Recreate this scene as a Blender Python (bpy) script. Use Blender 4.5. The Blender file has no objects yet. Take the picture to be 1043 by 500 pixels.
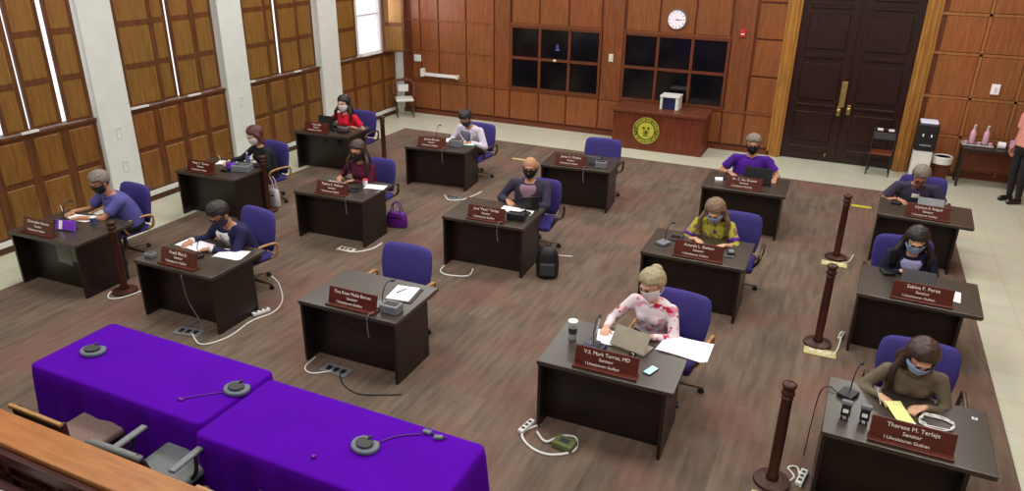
import bpy, bmesh, math, random
from mathutils import Vector, Matrix, Euler, noise
random.seed(7)
SC = bpy.context.scene
COL = SC.collection
PI = math.pi
V = Vector
R = math.radians

# ------------------------------------------------------------------ materials
def srgb(r, g, b):
    f = lambda c: (c/255/12.92) if c/255 <= .04045 else ((c/255+.055)/1.055)**2.4
    return (f(r), f(g), f(b), 1)

def newmat(name, rough=.6, metal=0, spec=.5):
    m = bpy.data.materials.new(name); m.use_nodes = True
    nt = m.node_tree; b = nt.nodes['Principled BSDF']
    b.inputs['Roughness'].default_value = rough
    b.inputs['Metallic'].default_value = metal
    b.inputs['Specular IOR Level'].default_value = spec
    return m, nt, b

def noisy(name, rgb, var=.15, scale=20, rough=.6, metal=0, spec=.5, stretch=(1, 1, 1), bump=0, emis=0):
    m, nt, b = newmat(name, rough, metal, spec)
    tc = nt.nodes.new('ShaderNodeTexCoord'); mp = nt.nodes.new('ShaderNodeMapping')
    mp.inputs['Scale'].default_value = stretch
    nz = nt.nodes.new('ShaderNodeTexNoise'); nz.inputs['Scale'].default_value = scale; nz.inputs['Detail'].default_value = 4
    cr = nt.nodes.new('ShaderNodeValToRGB'); c = srgb(*rgb)
    cr.color_ramp.elements[0].position = .3; cr.color_ramp.elements[1].position = .7
    cr.color_ramp.elements[0].color = tuple(x*(1-var) for x in c[:3])+(1,)
    cr.color_ramp.elements[1].color = tuple(min(1, x*(1+var)) for x in c[:3])+(1,)
    nt.links.new(tc.outputs['Object'], mp.inputs['Vector']); nt.links.new(mp.outputs[0], nz.inputs['Vector'])
    nt.links.new(nz.outputs['Fac'], cr.inputs[0]); nt.links.new(cr.outputs[0], b.inputs['Base Color'])
    if bump:
        bp = nt.nodes.new('ShaderNodeBump'); bp.inputs['Strength'].default_value = bump; bp.inputs['Distance'].default_value = .01
        nt.links.new(nz.outputs['Fac'], bp.inputs['Height']); nt.links.new(bp.outputs[0], b.inputs['Normal'])
    if emis:
        b.inputs['Emission Color'].default_value = c; b.inputs['Emission Strength'].default_value = emis
    return m

def wood(name, rgb, rgb2, rough=.4, stretch=(12, 12, 1.2), scale=2.0, spec=.4):
    m, nt, b = newmat(name, rough, 0, spec)
    tc = nt.nodes.new('ShaderNodeTexCoord'); mp = nt.nodes.new('ShaderNodeMapping')
    mp.inputs['Scale'].default_value = stretch
    nz = nt.nodes.new('ShaderNodeTexNoise'); nz.inputs['Scale'].default_value = scale
    nz.inputs['Detail'].default_value = 6; nz.inputs['Distortion'].default_value = .6
    cr = nt.nodes.new('ShaderNodeValToRGB')
    cr.color_ramp.elements[0].position = .3; cr.color_ramp.elements[1].position = .72
    cr.color_ramp.elements[0].color = srgb(*rgb2); cr.color_ramp.elements[1].color = srgb(*rgb)
    n2 = nt.nodes.new('ShaderNodeTexNoise'); n2.inputs['Scale'].default_value = .7
    mx = nt.nodes.new('ShaderNodeMix'); mx.data_type = 'RGBA'; mx.blend_type = 'MULTIPLY'; mx.inputs[0].default_value = .35
    nt.links.new(tc.outputs['Object'], mp.inputs['Vector']); nt.links.new(mp.outputs[0], nz.inputs['Vector'])
    nt.links.new(tc.outputs['Object'], n2.inputs['Vector'])
    nt.links.new(nz.outputs['Fac'], cr.inputs[0])
    nt.links.new(cr.outputs[0], mx.inputs[6]); nt.links.new(n2.outputs['Color'], mx.inputs[7])
    g = nt.nodes.new('ShaderNodeHueSaturation'); g.inputs['Saturation'].default_value = 1.0; g.inputs['Value'].default_value = 1.12
    nt.links.new(mx.outputs[2], g.inputs['Color']); nt.links.new(g.outputs[0], b.inputs['Base Color'])
    return m

def carpet_mat():
    m, nt, b = newmat('carpet_planks', .95, 0, .1)
    tc = nt.nodes.new('ShaderNodeTexCoord'); mp = nt.nodes.new('ShaderNodeMapping')
    mp.inputs['Rotation'].default_value = (0, 0, R(90))
    bk = nt.nodes.new('ShaderNodeTexBrick')
    bk.inputs['Scale'].default_value = 1; bk.inputs['Brick Width'].default_value = 1.0
    bk.inputs['Row Height'].default_value = .25; bk.inputs['Mortar Size'].default_value = .0
    bk.inputs['Color1'].default_value = srgb(118, 100, 86); bk.inputs['Color2'].default_value = srgb(96, 84, 74)
    bk.inputs['Bias'].default_value = 0
    nt.links.new(tc.outputs['Object'], mp.inputs['Vector']); nt.links.new(mp.outputs[0], bk.inputs['Vector'])
    # streaks along the planks
    m2 = nt.nodes.new('ShaderNodeMapping'); m2.inputs['Scale'].default_value = (9, 1.3, 1)
    nt.links.new(tc.outputs['Object'], m2.inputs['Vector'])
    nz = nt.nodes.new('ShaderNodeTexNoise'); nz.inputs['Scale'].default_value = 1.4; nz.inputs['Detail'].default_value = 5
    nt.links.new(m2.outputs[0], nz.inputs['Vector'])
    cr = nt.nodes.new('ShaderNodeValToRGB')
    e = cr.color_ramp.elements
    e[0].position = .32; e[0].color = srgb(66, 56, 52); e[1].position = .62; e[1].color = srgb(130, 114, 98)
    x = e.new(.45); x.color = srgb(98, 86, 76)
    x = e.new(.72); x.color = srgb(140, 92, 80)
    nt.links.new(nz.outputs['Fac'], cr.inputs[0])
    mx = nt.nodes.new('ShaderNodeMix'); mx.data_type = 'RGBA'; mx.inputs[0].default_value = .32
    nt.links.new(bk.outputs['Color'], mx.inputs[6]); nt.links.new(cr.outputs[0], mx.inputs[7])
    n3 = nt.nodes.new('ShaderNodeTexNoise'); n3.inputs['Scale'].default_value = 1.1
    nt.links.new(tc.outputs['Object'], n3.inputs['Vector'])
    c3 = nt.nodes.new('ShaderNodeValToRGB'); c3.color_ramp.elements[0].position = .45; c3.color_ramp.elements[1].position = .7
    c3.color_ramp.elements[0].color = (0, 0, 0, 1); c3.color_ramp.elements[1].color = (.5, .5, .5, 1)
    nt.links.new(n3.outputs['Fac'], c3.inputs[0])
    mr = nt.nodes.new('ShaderNodeMix'); mr.data_type = 'RGBA'
    nt.links.new(c3.outputs[0], mr.inputs[0]); nt.links.new(mx.outputs[2], mr.inputs[6]); mr.inputs[7].default_value = srgb(124, 84, 76)
    nt.links.new(mr.outputs[2], b.inputs['Base Color'])
    return m

def tile_mat():
    m, nt, b = newmat('cream_tile', .28, 0, .5)
    tc = nt.nodes.new('ShaderNodeTexCoord')
    bk = nt.nodes.new('ShaderNodeTexBrick'); bk.offset = 0
    bk.inputs['Scale'].default_value = 1; bk.inputs['Brick Width'].default_value = .6; bk.inputs['Row Height'].default_value = .6
    bk.inputs['Mortar Size'].default_value = .004
    bk.inputs['Color1'].default_value = srgb(205, 205, 184); bk.inputs['Color2'].default_value = srgb(198, 200, 180)
    bk.inputs['Mortar'].default_value = srgb(178, 178, 158)
    nz = nt.nodes.new('ShaderNodeTexNoise'); nz.inputs['Scale'].default_value = 3; nz.inputs['Detail'].default_value = 5
    mx = nt.nodes.new('ShaderNodeMix'); mx.data_type = 'RGBA'; mx.blend_type = 'SOFT_LIGHT'; mx.inputs[0].default_value = .3
    nt.links.new(tc.outputs['Object'], bk.inputs['Vector']); nt.links.new(tc.outputs['Object'], nz.inputs['Vector'])
    nt.links.new(bk.outputs['Color'], mx.inputs[6]); nt.links.new(nz.outputs['Color'], mx.inputs[7])
    nt.links.new(mx.outputs[2], b.inputs['Base Color'])
    return m

def blotch(name, base, c2, c3, scale=14, rough=.8):
    """printed fabric: base with patches of two other colours"""
    m, nt, b = newmat(name, rough, 0, .2)
    tc = nt.nodes.new('ShaderNodeTexCoord')
    prev = None
    for k, (c, th) in enumerate(((c2, .57), (c3, .63))):
        nz = nt.nodes.new('ShaderNodeTexNoise'); nz.inputs['Scale'].default_value = scale*(1+.4*k); nz.inputs['Detail'].default_value = 1.5
        of = nt.nodes.new('ShaderNodeMapping'); of.inputs['Location'].default_value = (3*k, 5*k, 1)
        nt.links.new(tc.outputs['Object'], of.inputs['Vector']); nt.links.new(of.outputs[0], nz.inputs['Vector'])
        cr = nt.nodes.new('ShaderNodeValToRGB'); cr.color_ramp.elements[0].position = th; cr.color_ramp.elements[1].position = th+.03
        nt.links.new(nz.outputs['Fac'], cr.inputs[0])
        mx = nt.nodes.new('ShaderNodeMix'); mx.data_type = 'RGBA'
        nt.links.new(cr.outputs[0], mx.inputs[0])
        if prev is None: mx.inputs[6].default_value = srgb(*base)
        else: nt.links.new(prev, mx.inputs[6])
        mx.inputs[7].default_value = srgb(*c); prev = mx.outputs[2]
    nt.links.new(prev, b.inputs['Base Color'])
    return m

M = {}
M['carpet'] = carpet_mat(); M['tile'] = tile_mat()
M['plaster'] = noisy('white_plaster', (218, 222, 216), .04, 5, .8)
M['ceil'] = noisy('ceiling_white', (215, 213, 208), .04, 5, .9)
M['shutter'] = wood('shutter_wood', (146, 98, 44), (112, 72, 28), .45)
M['shutter_panel'] = wood('shutter_panel_wood', (152, 108, 50), (122, 82, 34), .45)
M['wainscot'] = wood('wainscot_wood', (118, 70, 34), (84, 47, 22), .45)
M['bwall'] = wood('back_wall_wood', (142, 82, 44), (110, 60, 30), .42)
M['bwall_panel'] = wood('back_wall_panel_wood', (152, 90, 48), (124, 70, 36), .4)
M['bwall_groove'] = wood('back_wall_frame_wood', (122, 64, 38), (94, 46, 26), .4)
M['rwall'] = wood('right_wall_wood', (168, 104, 60), (138, 80, 42), .42)
M['rwall_edge'] = wood('right_wall_frame_wood', (178, 120, 72), (148, 94, 50), .4)
M['cab'] = wood('cabinet_wood', (128, 60, 34), (96, 42, 24), .4)
M['door'] = wood('door_wood', (52, 26, 22), (34, 15, 14), .35)
M['dframe'] = wood('door_frame_wood', (186, 130, 62), (150, 98, 40), .45)
M['dais'] = wood('dais_wood', (178, 122, 62), (150, 96, 44), .4, stretch=(1.2, 12, 12))
M['dais_dark'] = wood('dais_panel_wood', (88, 46, 40), (62, 30, 28), .45, stretch=(1.2, 12, 12))
M['desk'] = noisy('dark_desk_laminate', (31, 22, 17), .25, 9, .36, stretch=(1, 6, 1), spec=.5)
M['desktop'] = noisy('desktop_laminate', (62, 54, 46), .18, 9, .3, stretch=(1, 6, 1), spec=.6)
M['deskedge'] = noisy('desk_edge', (58, 40, 34), .2, 9, .4)
M['plate'] = wood('nameplate_wood', (104, 42, 26), (68, 22, 14), .32, stretch=(2, 10, 10))
M['letter'] = noisy('cream_lettering', (242, 230, 222), .03, 5, .6, emis=.06)
M['purple'] = noisy('purple_cloth', (82, 3, 160), .06, 3, .9, spec=.08)
M['chair'] = noisy('violet_chair_fabric', (66, 58, 124), .12, 60, .9, spec=.15)
M['chairleg'] = noisy('bronze_metal', (96, 78, 62), .15, 20, .4, metal=.6)
M['tanarm'] = wood('tan_wood_arm', (196, 150, 96), (160, 112, 64), .4)
M['black'] = noisy('black_plastic', (24, 24, 27), .15, 20, .45)
M['darkscreen'] = noisy('dark_screen', (20, 26, 30), .2, 8, .15)
M['grey'] = noisy('grey_plastic', (116, 118, 122), .12, 20, .5)
M['greyfab'] = noisy('grey_vinyl', (112, 116, 116), .12, 30, .6)
M['dkgreyfab'] = noisy('dark_grey_vinyl', (52, 52, 54), .12, 30, .6)
M['micgrey'] = noisy('slate_grey_plastic', (98, 108, 118), .08, 30, .5)
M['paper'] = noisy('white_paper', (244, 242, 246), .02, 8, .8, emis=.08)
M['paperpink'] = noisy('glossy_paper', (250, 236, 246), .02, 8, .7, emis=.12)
M['white'] = noisy('white_plastic', (226, 226, 222), .05, 8, .5)
M['cream'] = noisy('cream_plastic', (220, 212, 186), .05, 8, .5)
M['brass'] = noisy('brass', (178, 150, 92), .15, 20, .35, metal=.7)
M['seal'] = noisy('seal_yellow', (196, 190, 60), .12, 40, .5)
M['sealdark'] = noisy('seal_dark_green', (70, 72, 30), .15, 40, .5)
M['glass'] = noisy('dark_window_glass', (14, 13, 16), .3, 2, .12, spec=.6)
M['rglass'] = noisy('bright_curtain_glass', (240, 226, 246), .05, 2, .8, emis=.9)
M['stanch'] = wood('stanchion_wood', (78, 36, 26), (48, 20, 15), .42)
M['tape'] = noisy('yellow_plate', (196, 186, 128), .1, 30, .6)
M['red'] = noisy('red_plastic', (190, 44, 36), .1, 30, .5)
M['green'] = noisy('green_folder', (70, 170, 130), .08, 20, .6)
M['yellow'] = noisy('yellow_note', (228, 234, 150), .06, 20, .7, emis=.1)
M['violetglow'] = noisy('violet_gloss', (120, 60, 190), .2, 20, .4, emis=.1)
M['phone'] = noisy('phone_screen', (170, 225, 235), .15, 20, .3, emis=.35)
M['bagpurple'] = noisy('purple_leather', (92, 18, 128), .12, 20, .5)
M['tote'] = noisy('white_tote_fabric', (206, 196, 200), .08, 20, .8)
M['green_dark'] = noisy('adapter_green', (96, 102, 56), .12, 20, .6)
M['bottle'] = noisy('pale_bottle_plastic', (228, 180, 200), .15, 30, .35)
M['bluewater'] = noisy('blue_tinted_plastic', (80, 90, 150), .15, 30, .3)
M['skirt_wall'] = wood('baseboard_wood', (96, 54, 34), (70, 38, 24), .5, stretch=(2, 2, 12))

def skin(name, c): return noisy(name, c, .06, 30, .55, spec=.35)
SK1 = skin('skin_tan', (186, 134, 104)); SK2 = skin('skin_light', (216, 168, 140)); SK3 = skin('skin_brown', (158, 108, 82))
H_BLK = noisy('hair_black', (34, 27, 27), .3, 60, .5, stretch=(1, 1, .15))
H_BRN = noisy('hair_dark_brown', (62, 42, 36), .3, 60, .5, stretch=(1, 1, .15))
H_RED = noisy('hair_auburn', (86, 44, 42), .3, 60, .5, stretch=(1, 1, .15))
H_GRY = noisy('hair_grey', (124, 114, 104), .25, 60, .6, stretch=(1, 1, .15))
H_BLD = noisy('hair_ash_blonde', (158, 144, 112), .2, 60, .6, stretch=(1, 1, .15))
H_LBR = noisy('hair_light_brown', (122, 100, 76), .25, 60, .6, stretch=(1, 1, .15))
MK_BLK = noisy('mask_black', (22, 20, 24), .1, 30, .8); MK_BLU = noisy('mask_blue', (160, 188, 232), .05, 30, .8)
MK_WHT = noisy('mask_white', (226, 216, 218), .05, 30, .8)
MK_NVY = noisy('mask_navy', (44, 42, 72), .1, 30, .8)
EYE = noisy('eye_dark', (30, 22, 20), .1, 30, .3)
SHOE = noisy('black_shoe_leather', (26, 24, 25), .1, 30, .4)
PANT = noisy('black_trouser_cloth', (28, 26, 31), .1, 30, .85)

# ------------------------------------------------------------------ mesh builders
class MB:
    def __init__(s): s.bm = bmesh.new()
    def box(s, c, size, rot=None):
        mt = Matrix.Translation(c)
        if rot: mt = mt @ Euler(rot).to_matrix().to_4x4()
        mt = mt @ Matrix.Diagonal((*size, 1))
        bmesh.ops.create_cube(s.bm, size=1, matrix=mt); return s
    def b2(s, a, b):
        a, b = V(a), V(b); return s.box((a+b)/2, [abs(x) for x in (b-a)])
    def rbox(s, c, size, r, rot=None, seg=3):
        """box with rounded edges"""
        t = bmesh.new(); bmesh.ops.create_cube(t, size=1, matrix=Matrix.Diagonal((*size, 1)))
        bmesh.ops.bevel(t, geom=t.edges[:], offset=r, segments=seg, affect='EDGES', profile=.5)
        mt = Matrix.Translation(c)
        if rot: mt = mt @ Euler(rot).to_matrix().to_4x4()
        bmesh.ops.transform(t, matrix=mt, verts=t.verts)
        s._merge(t); return s
    def _merge(s, t):
        me = bpy.data.meshes.new('t'); t.to_mesh(me); t.free(); s.bm.from_mesh(me); bpy.data.meshes.remove(me)
    def cone(s, p, q, r1, r2=None, n=14):
        r2 = r1 if r2 is None else r2
        p, q = V(p), V(q); d = q-p
        if d.length < 1e-6: return s
        mt = Matrix.Translation((p+q)/2) @ d.to_track_quat('Z', 'Y').to_matrix().to_4x4()
        bmesh.ops.create_cone(s.bm, cap_ends=True, segments=n, radius1=max(r1, 1e-4), radius2=max(r2, 1e-4), depth=d.length, matrix=mt)
        return s
    def ball(s, c, r, n=12, rot=None, mat=None):
        if not hasattr(r, '__len__'): r = (r, r, r)
        mt = Matrix.Translation(c)
        if rot: mt = mt @ Euler(rot).to_matrix().to_4x4()
        mt = mt @ Matrix.Diagonal((*r, 1))
        if mat is not None: mt = mat @ mt
        bmesh.ops.create_uvsphere(s.bm, u_segments=n, v_segments=max(6, n*2//3), radius=1, matrix=mt); return s
    def cap(s, p, q, r1, r2=None, n=12):
        r2 = r1 if r2 is None else r2
        s.cone(p, q, r1, r2, n); s.ball(p, r1, n); s.ball(q, r2, n); return s
    def lathe(s, prof, c=(0, 0, 0), n=20):
        c = V(c); rings = []
        for r, z in prof:
            rings.append([s.bm.verts.new(c+V((max(r, 1e-4)*math.cos(2*PI*i/n), max(r, 1e-4)*math.sin(2*PI*i/n), z))) for i in range(n)])
        for a, b in zip(rings, rings[1:]):
            for i in range(n): s.bm.faces.new((a[i], a[(i+1) % n], b[(i+1) % n], b[i]))
        s.bm.faces.new(rings[0][::-1]); s.bm.faces.new(rings[-1]); return s
    def loft(s, rings):
        """closed loft over lists of points"""
        vs = [[s.bm.verts.new(p) for p in r] for r in rings]; n = len(vs[0])
        for a, b in zip(vs, vs[1:]):
            for i in range(n): s.bm.faces.new((a[i], a[(i+1) % n], b[(i+1) % n], b[i]))
        s.bm.faces.new(vs[0][::-1]); s.bm.faces.new(vs[-1]); return s
    def tube(s, pts, r, n=6, smooth=True, closed=False):
        pts = [V(p) for p in pts]
        if smooth and len(pts) > 2: pts = catmull(pts)
        rings = []; up = V((0, 0, 1))
        for i, p in enumerate(pts):
            d = (pts[min(i+1, len(pts)-1)]-pts[max(i-1, 0)]).normalized()
            a = d.cross(up)
            if a.length < .05: a = d.cross(V((1, 0, 0)))
            a.normalize(); b = a.cross(d).normalized()
            rr = r if not callable(r) else r(i/(len(pts)-1))
            rings.append([p+rr*(math.cos(2*PI*k/n)*a+math.sin(2*PI*k/n)*b) for k in range(n)])
        return s.loft(rings)
    def prism(s, pts, z0, z1):
        a = [s.bm.verts.new((x, y, z0)) for x, y in pts]; b = [s.bm.verts.new((x, y, z1)) for x, y in pts]
        n = len(pts)
        s.bm.faces.new(a[::-1]); s.bm.faces.new(b)
        for i in range(n): s.bm.faces.new((a[i], a[(i+1) % n], b[(i+1) % n], b[i]))
        return s
    def grid(s, f, nu, nv):
        g = [[s.bm.verts.new(f(i/nu, j/nv)) for j in range(nv+1)] for i in range(nu+1)]
        for i in range(nu):
            for j in range(nv): s.bm.faces.new((g[i][j], g[i+1][j], g[i+1][j+1], g[i][j+1]))
        return s
    def build(s, name, mat, parent=None, smooth=False, bevel=0, loc=None, rot=None, solid=0):
        bmesh.ops.recalc_face_normals(s.bm, faces=s.bm.faces)
        me = bpy.data.meshes.new(name); s.bm.to_mesh(me); s.bm.free()
        me.materials.append(mat)
        if smooth:
            for p in me.polygons: p.use_smooth = True
        o = bpy.data.objects.new(name, me); COL.objects.link(o)
        if parent: o.parent = parent
        if loc: o.location = loc
        if rot: o.rotation_euler = rot
        if solid:
            md = o.modifiers.new('thickness', 'SOLIDIFY'); md.thickness = solid; md.offset = 0
        if bevel:
            md = o.modifiers.new('bevel', 'BEVEL'); md.width = bevel; md.segments = 2; md.limit_method = 'ANGLE'
        return o

def catmull(P, k=6):
    out = []
    for i in range(len(P)-1):
        p0, p1, p2, p3 = P[max(i-1, 0)], P[i], P[i+1], P[min(i+2, len(P)-1)]
        for j in range(k):
            t = j/k
            out.append(.5*((2*p1)+(-p0+p2)*t+(2*p0-5*p1+4*p2-p3)*t*t+(-p0+3*p1-3*p2+p3)*t**3))
    out.append(P[-1]); return out

def tag(o, label, cat, group=None, kind=None):
    o['label'] = label; o['category'] = cat
    if group: o['group'] = group
    if kind: o['kind'] = kind
    return o
def thing(name, label, cat, loc=(0, 0, 0), rz=0, group=None):
    o = bpy.data.objects.new(name, None); COL.objects.link(o); o.empty_display_size = .1
    o.location = loc; o.rotation_euler = (0, 0, rz); return tag(o, label, cat, group)
def struct(name, label=None, loc=(0, 0, 0)):
    o = bpy.data.objects.new(name, None); COL.objects.link(o); o.location = loc; o['kind'] = 'structure'
    tag(o, label or name.replace('_', ' '), name.split('_')[0]); return o
def skind(o, label, cat): o['kind'] = 'structure'; return tag(o, label, cat)
def copy_tree(o, parent=None):
    c = o.copy(); COL.objects.link(c)
    if parent: c.parent = parent
    for ch in [x for x in KIDS.get(o.name, [])]:
        k = ch.copy(); COL.objects.link(k); k.parent = c
        for g in KIDS.get(ch.name, []):
            h = g.copy(); COL.objects.link(h); h.parent = k
    return c
KIDS = {}

def text_mesh(name, s, size, mat, parent, loc, rot=(R(90), 0, 0), align='CENTER', ext=.001, squash=1):
    cu = bpy.data.curves.new(name, 'FONT'); cu.body = s; cu.size = size; cu.extrude = ext
    cu.align_x = align; cu.align_y = 'CENTER'; cu.offset = 0; cu.resolution_u = 2
    t = bpy.data.objects.new(name, cu); COL.objects.link(t)
    dg = bpy.context.evaluated_depsgraph_get(); me = bpy.data.meshes.new_from_object(t.evaluated_get(dg))
    bpy.data.objects.remove(t); bpy.data.curves.remove(cu)
    me.materials.clear(); me.materials.append(mat)
    o = bpy.data.objects.new(name, me); COL.objects.link(o); o.parent = parent; o.location = loc; o.rotation_euler = rot
    o.scale = (squash, 1, 1)
    return o

# ------------------------------------------------------------------ camera
H = 4.3
cam_d = bpy.data.cameras.new('camera'); cam = bpy.data.objects.new('camera', cam_d); COL.objects.link(cam)
cam_d.sensor_fit = 'HORIZONTAL'; cam_d.sensor_width = 36; cam_d.lens = 745.736/1043*36
cam_d.clip_end = 200; cam_d.clip_start = .05
a_, y_, r_ = PI/2-.40145, .425, .013484
cam.matrix_world = Matrix.Translation((0, 0, H)) @ Matrix.Rotation(y_, 4, 'Z') @ Matrix.Rotation(a_, 4, 'X') @ Matrix.Rotation(r_, 4, 'Z')
SC.camera = cam

# ------------------------------------------------------------------ room shell
XL, YB, XR, YF, ZC = -10.55, 16.25, 4.3, -2.5, 5.5
o = MB().b2((XL-.3, YF, -.12), (XR+.3, YB+.3, 0)).build('floor', M['tile']); skind(o, 'cream polished tile floor around the carpet', 'floor')
o = MB().b2((-9.45, YF, .001), (1.93, 14.6, .012)).build('floor_carpet', M['carpet']); skind(o, 'brown plank carpet with reddish streaks covering the middle of the floor', 'carpet')
o = MB().b2((XL-.3, YF, ZC), (XR+.3, YB+.3, ZC+.1)).build('ceiling', M['ceil']); skind(o, 'plain white ceiling', 'ceiling')
o = MB().b2((XR, YF, 0), (XR+.2, YB, ZC)).build('wall_right', M['rwall']); skind(o, 'wood panelled right wall', 'wall')
o = MB().b2((XL, YF-.2, 0), (XR, YF, ZC)).build('wall_front', M['plaster']); skind(o, 'plain wall behind the camera', 'wall')

# left wall: plaster pillars, wainscot with raised panels, shuttered openings
wl = struct('wall_left', 'left wall of white pillars between tall shuttered windows over wood wainscot')
PIL = [(4.2, 4.8), (7.55, 8.13), (10.25, 10.83), (13.02, 13.66), (16.0, 16.25)]
for a, b in PIL: MB().b2((XL-.3, a, 0), (XL+.07, b, ZC)).build('pillar', M['plaster'], wl, bevel=.012)
mb = MB()
mb.b2((XL-.3, YF, 3.9), (XL, YB, ZC)); mb.b2((XL-.3, YF, 0), (XL-.12, 4.2, 3.9))
mb.build('upper_wall', M['plaster'], wl)
BAYS = [(4.8, 7.55), (8.13, 10.25), (10.83, 13.02), (13.66, 16.0)]
mb = MB(); mp = MB()
for a, b in BAYS:
    mb.b2((XL-.3, a, 0), (XL-.02, b, 1.58))
    n = max(3, round((b-a)/.55)); w = (b-a)/n
    for i in range(n):
        for z0, z1 in ((.2, .85), (.93, 1.5)):
            y0, y1 = a+i*w+.07, a+(i+1)*w-.07
            mp.rbox((XL-.015, (y0+y1)/2, (z0+z1)/2), (.03, y1-y0, z1-z0), .012, seg=1)
mb.build('wainscot', M['wainscot'], wl); mp.build('raised_panels', M['shutter'], wl)
sl = MB()
for a, b in BAYS: sl.b2((XL-.12, a, 1.56), (XL+.012, b, 1.6))
sl.build('sill', M['wainscot'], wl)
mb = MB()
for a, b in BAYS: mb.b2((XL-.02, a, .1), (XL+.03, b, .17))
mb.build('cable_duct', M['white'], wl)
o = MB().b2((XL-.02, YF, 0), (XL+.02, YB, .1)).build('baseboard_left', M['skirt_wall']); skind(o, 'dark wooden baseboard along the left wall', 'baseboard')
pp = M['grey']
for y in (7.84, 10.54, 13.34):
    for z in (.75, 1.3):
        b_ = MB(); b_.b2((XL+.07, y-.05, z-.09), (XL+.078, y-.035, z+.09)).b2((XL+.07, y+.035, z-.09), (XL+.078, y+.05, z+.09)).b2((XL+.07, y-.035, z+.075), (XL+.078, y+.035, z+.09)).b2((XL+.07, y-.035, z-.09), (XL+.078, y+.035, z-.075))
        b_.build('socket_outline', M['ceil'], wl)
for a, b in ((6.35, 6.6), (8.16, 8.5), (9.35, 9.62), (10.86, 11.0), (12.15, 12.35), (14.6, 15.35)):
    MB().b2((XL-.0, a, 1.6), (XL+.05, b, 1.63)).build('window_latch', M['white'], wl)

def leaf(parent, y0, y1, x=XL-.03, ang=0, rails=(1.62, 2.27, 2.93, 3.6, 3.9)):
    w = y1-y0
    f = MB()
    f.b2((-.02, 0, rails[0]), (.02, .055, rails[-1])); f.b2((-.02, w-.055, rails[0]), (.02, w, rails[-1]))
    for z in rails: f.b2((-.018, .05, z-(.04 if z != rails[0] else 0)), (.022, w-.05, z+.045))
    lf = f.build('shutter_leaf', M['wainscot'], parent, loc=(x, y0, 0), rot=(0, 0, ang))
    p = MB()
    for z0, z1 in zip(rails, rails[1:]):
        if w > .2: p.rbox((.0, w/2, (z0+z1)/2), (.03, w-.1, z1-z0-.06), .01, seg=1)
        else: p.b2((-.01, .04, z0), (.01, w-.04, z1))
    p.build('leaf_panels', M['shutter_panel'], lf)
    return lf
WINL = [
 ('window_1', [(4.85, 5.45), (5.47, 6.1), (6.14, 6.48), (6.55, 7.04), (7.09, 7.5)], 'window bay nearest the front, wooden shutters with bright slits'),
 ('window_2', [(8.18, 8.85), (8.87, 9.2), (9.22, 9.7), (9.745, 10.22)], 'second window bay, closed wooden shutters with one bright slit'),
 ('window_3', [(10.88, 11.5), (11.52, 11.78), (11.82, 12.4), (12.42, 12.98)], 'third window bay, closed wooden shutters with a thin bright slit'),
]
for n, leaves, lab in WINL:
    w = struct(n, lab)
    for k, (a, b) in enumerate(leaves): leaf(w, a, b, x=XL-.02-(.03 if k % 2 else 0), ang=R((-2.5, 3.5)[k % 2]))
w4 = struct('window_4', 'farthest window bay with one open shutter and bright curtained glass')
leaf(w4, 13.7, 14.42)
leaf(w4, 15.45, 16.0, x=XL+.03, ang=R(-75))
mb = MB()
mb.b2((XL-.15, 14.44, 1.6), (XL-.02, 14.52, 3.9)).b2((XL-.15, 15.4, 1.6), (XL-.02, 15.48, 3.9)).b2((XL-.15, 14.5, 1.6), (XL-.02, 15.42, 1.66)).b2((XL-.12, 14.5, 2.5), (XL-.06, 15.42, 2.54))
mb.b2((XL-.15, 15.48, 1.6), (XL-.02, 16.0, 3.9))
mb.build('window_frame', M['white'], w4)
MB().b2((XL-.13, 14.5, 1.64), (XL-.11, 15.42, 3.9)).build('pane', M['rglass'], w4)

# back wall
wb = struct('wall_back', 'far wall of reddish wood panelling with two banks of dark windows')
def panels(mb, xs, zs, y, gap=.035, d=.03, bev=.01):
    for x0, x1 in xs:
        for z0, z1 in zs:
            mb.rbox(((x0+x1)/2, y-d/2, (z0+z1)/2), (x1-x0-gap, d, z1-z0-gap), bev, seg=1)
core = MB()
core.b2((XL-.3, YB, 0), (-1.3, YB+.25, ZC)); core.b2((1.3, YB, 0), (XR+.3, YB+.25, ZC)); core.b2((-1.3, YB, 3.95), (1.3, YB+.25, ZC))
core.build('panelling_base', M['bwall_groove'], wb)
g = MB()
panels(g, [(-10.2, -9.93), (-9.93, -9.41), (-9.41, -8.64), (-8.64, -7.88)], [(.86, 1.58), (1.58, 2.32), (2.32, 3.1), (3.1, 3.9)], YB)
panels(g, [(-10.2, -9.41), (-9.41, -8.64), (-8.64, -7.88), (-7.88, -7.46), (-7.46, -6.7), (-6.7, -6.0), (-6.0, -5.2), (-5.2, -4.7), (-4.7, -3.9), (-3.9, -3.1), (-3.1, -2.38), (-2.38, -1.9), (-1.9, -1.3)], [(.12, .84)], YB)
panels(g, [(-7.42, -6.72), (-6.72, -6.0), (-6.0, -5.22), (-4.66, -3.92), (-3.92, -3.15), (-3.15, -2.41)], [(2.38, 3.9)], YB)
panels(g, [(-1.9, -1.32)], [(.86, 1.62), (1.62, 2.38), (2.38, 3.1), (3.1, 3.9)], YB)
g.build('raised_panels', M['bwall_panel'], wb)
g = MB()
for x0, x1 in ((-7.86, -7.46), (-5.18, -4.7), (-2.37, -1.93)): g.rbox(((x0+x1)/2, YB-.025, 2.4), (x1-x0, .05, 3.05), .012, seg=1)
g.build('pilasters', M['bwall'], wb)
g = MB()
g.b2((XL, YB-.045, .83), (-1.3, YB, .88)); g.b2((XL, YB-.03, 1.555), (-7.88, YB, 1.6)); g.b2((XL, YB-.03, 2.3), (-7.88, YB, 2.34))
g.b2((-7.46, YB-.04, 2.33), (-5.2, YB, 2.4)).b2((-4.7, YB-.04, 2.33), (-2.38, YB, 2.4))
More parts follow.
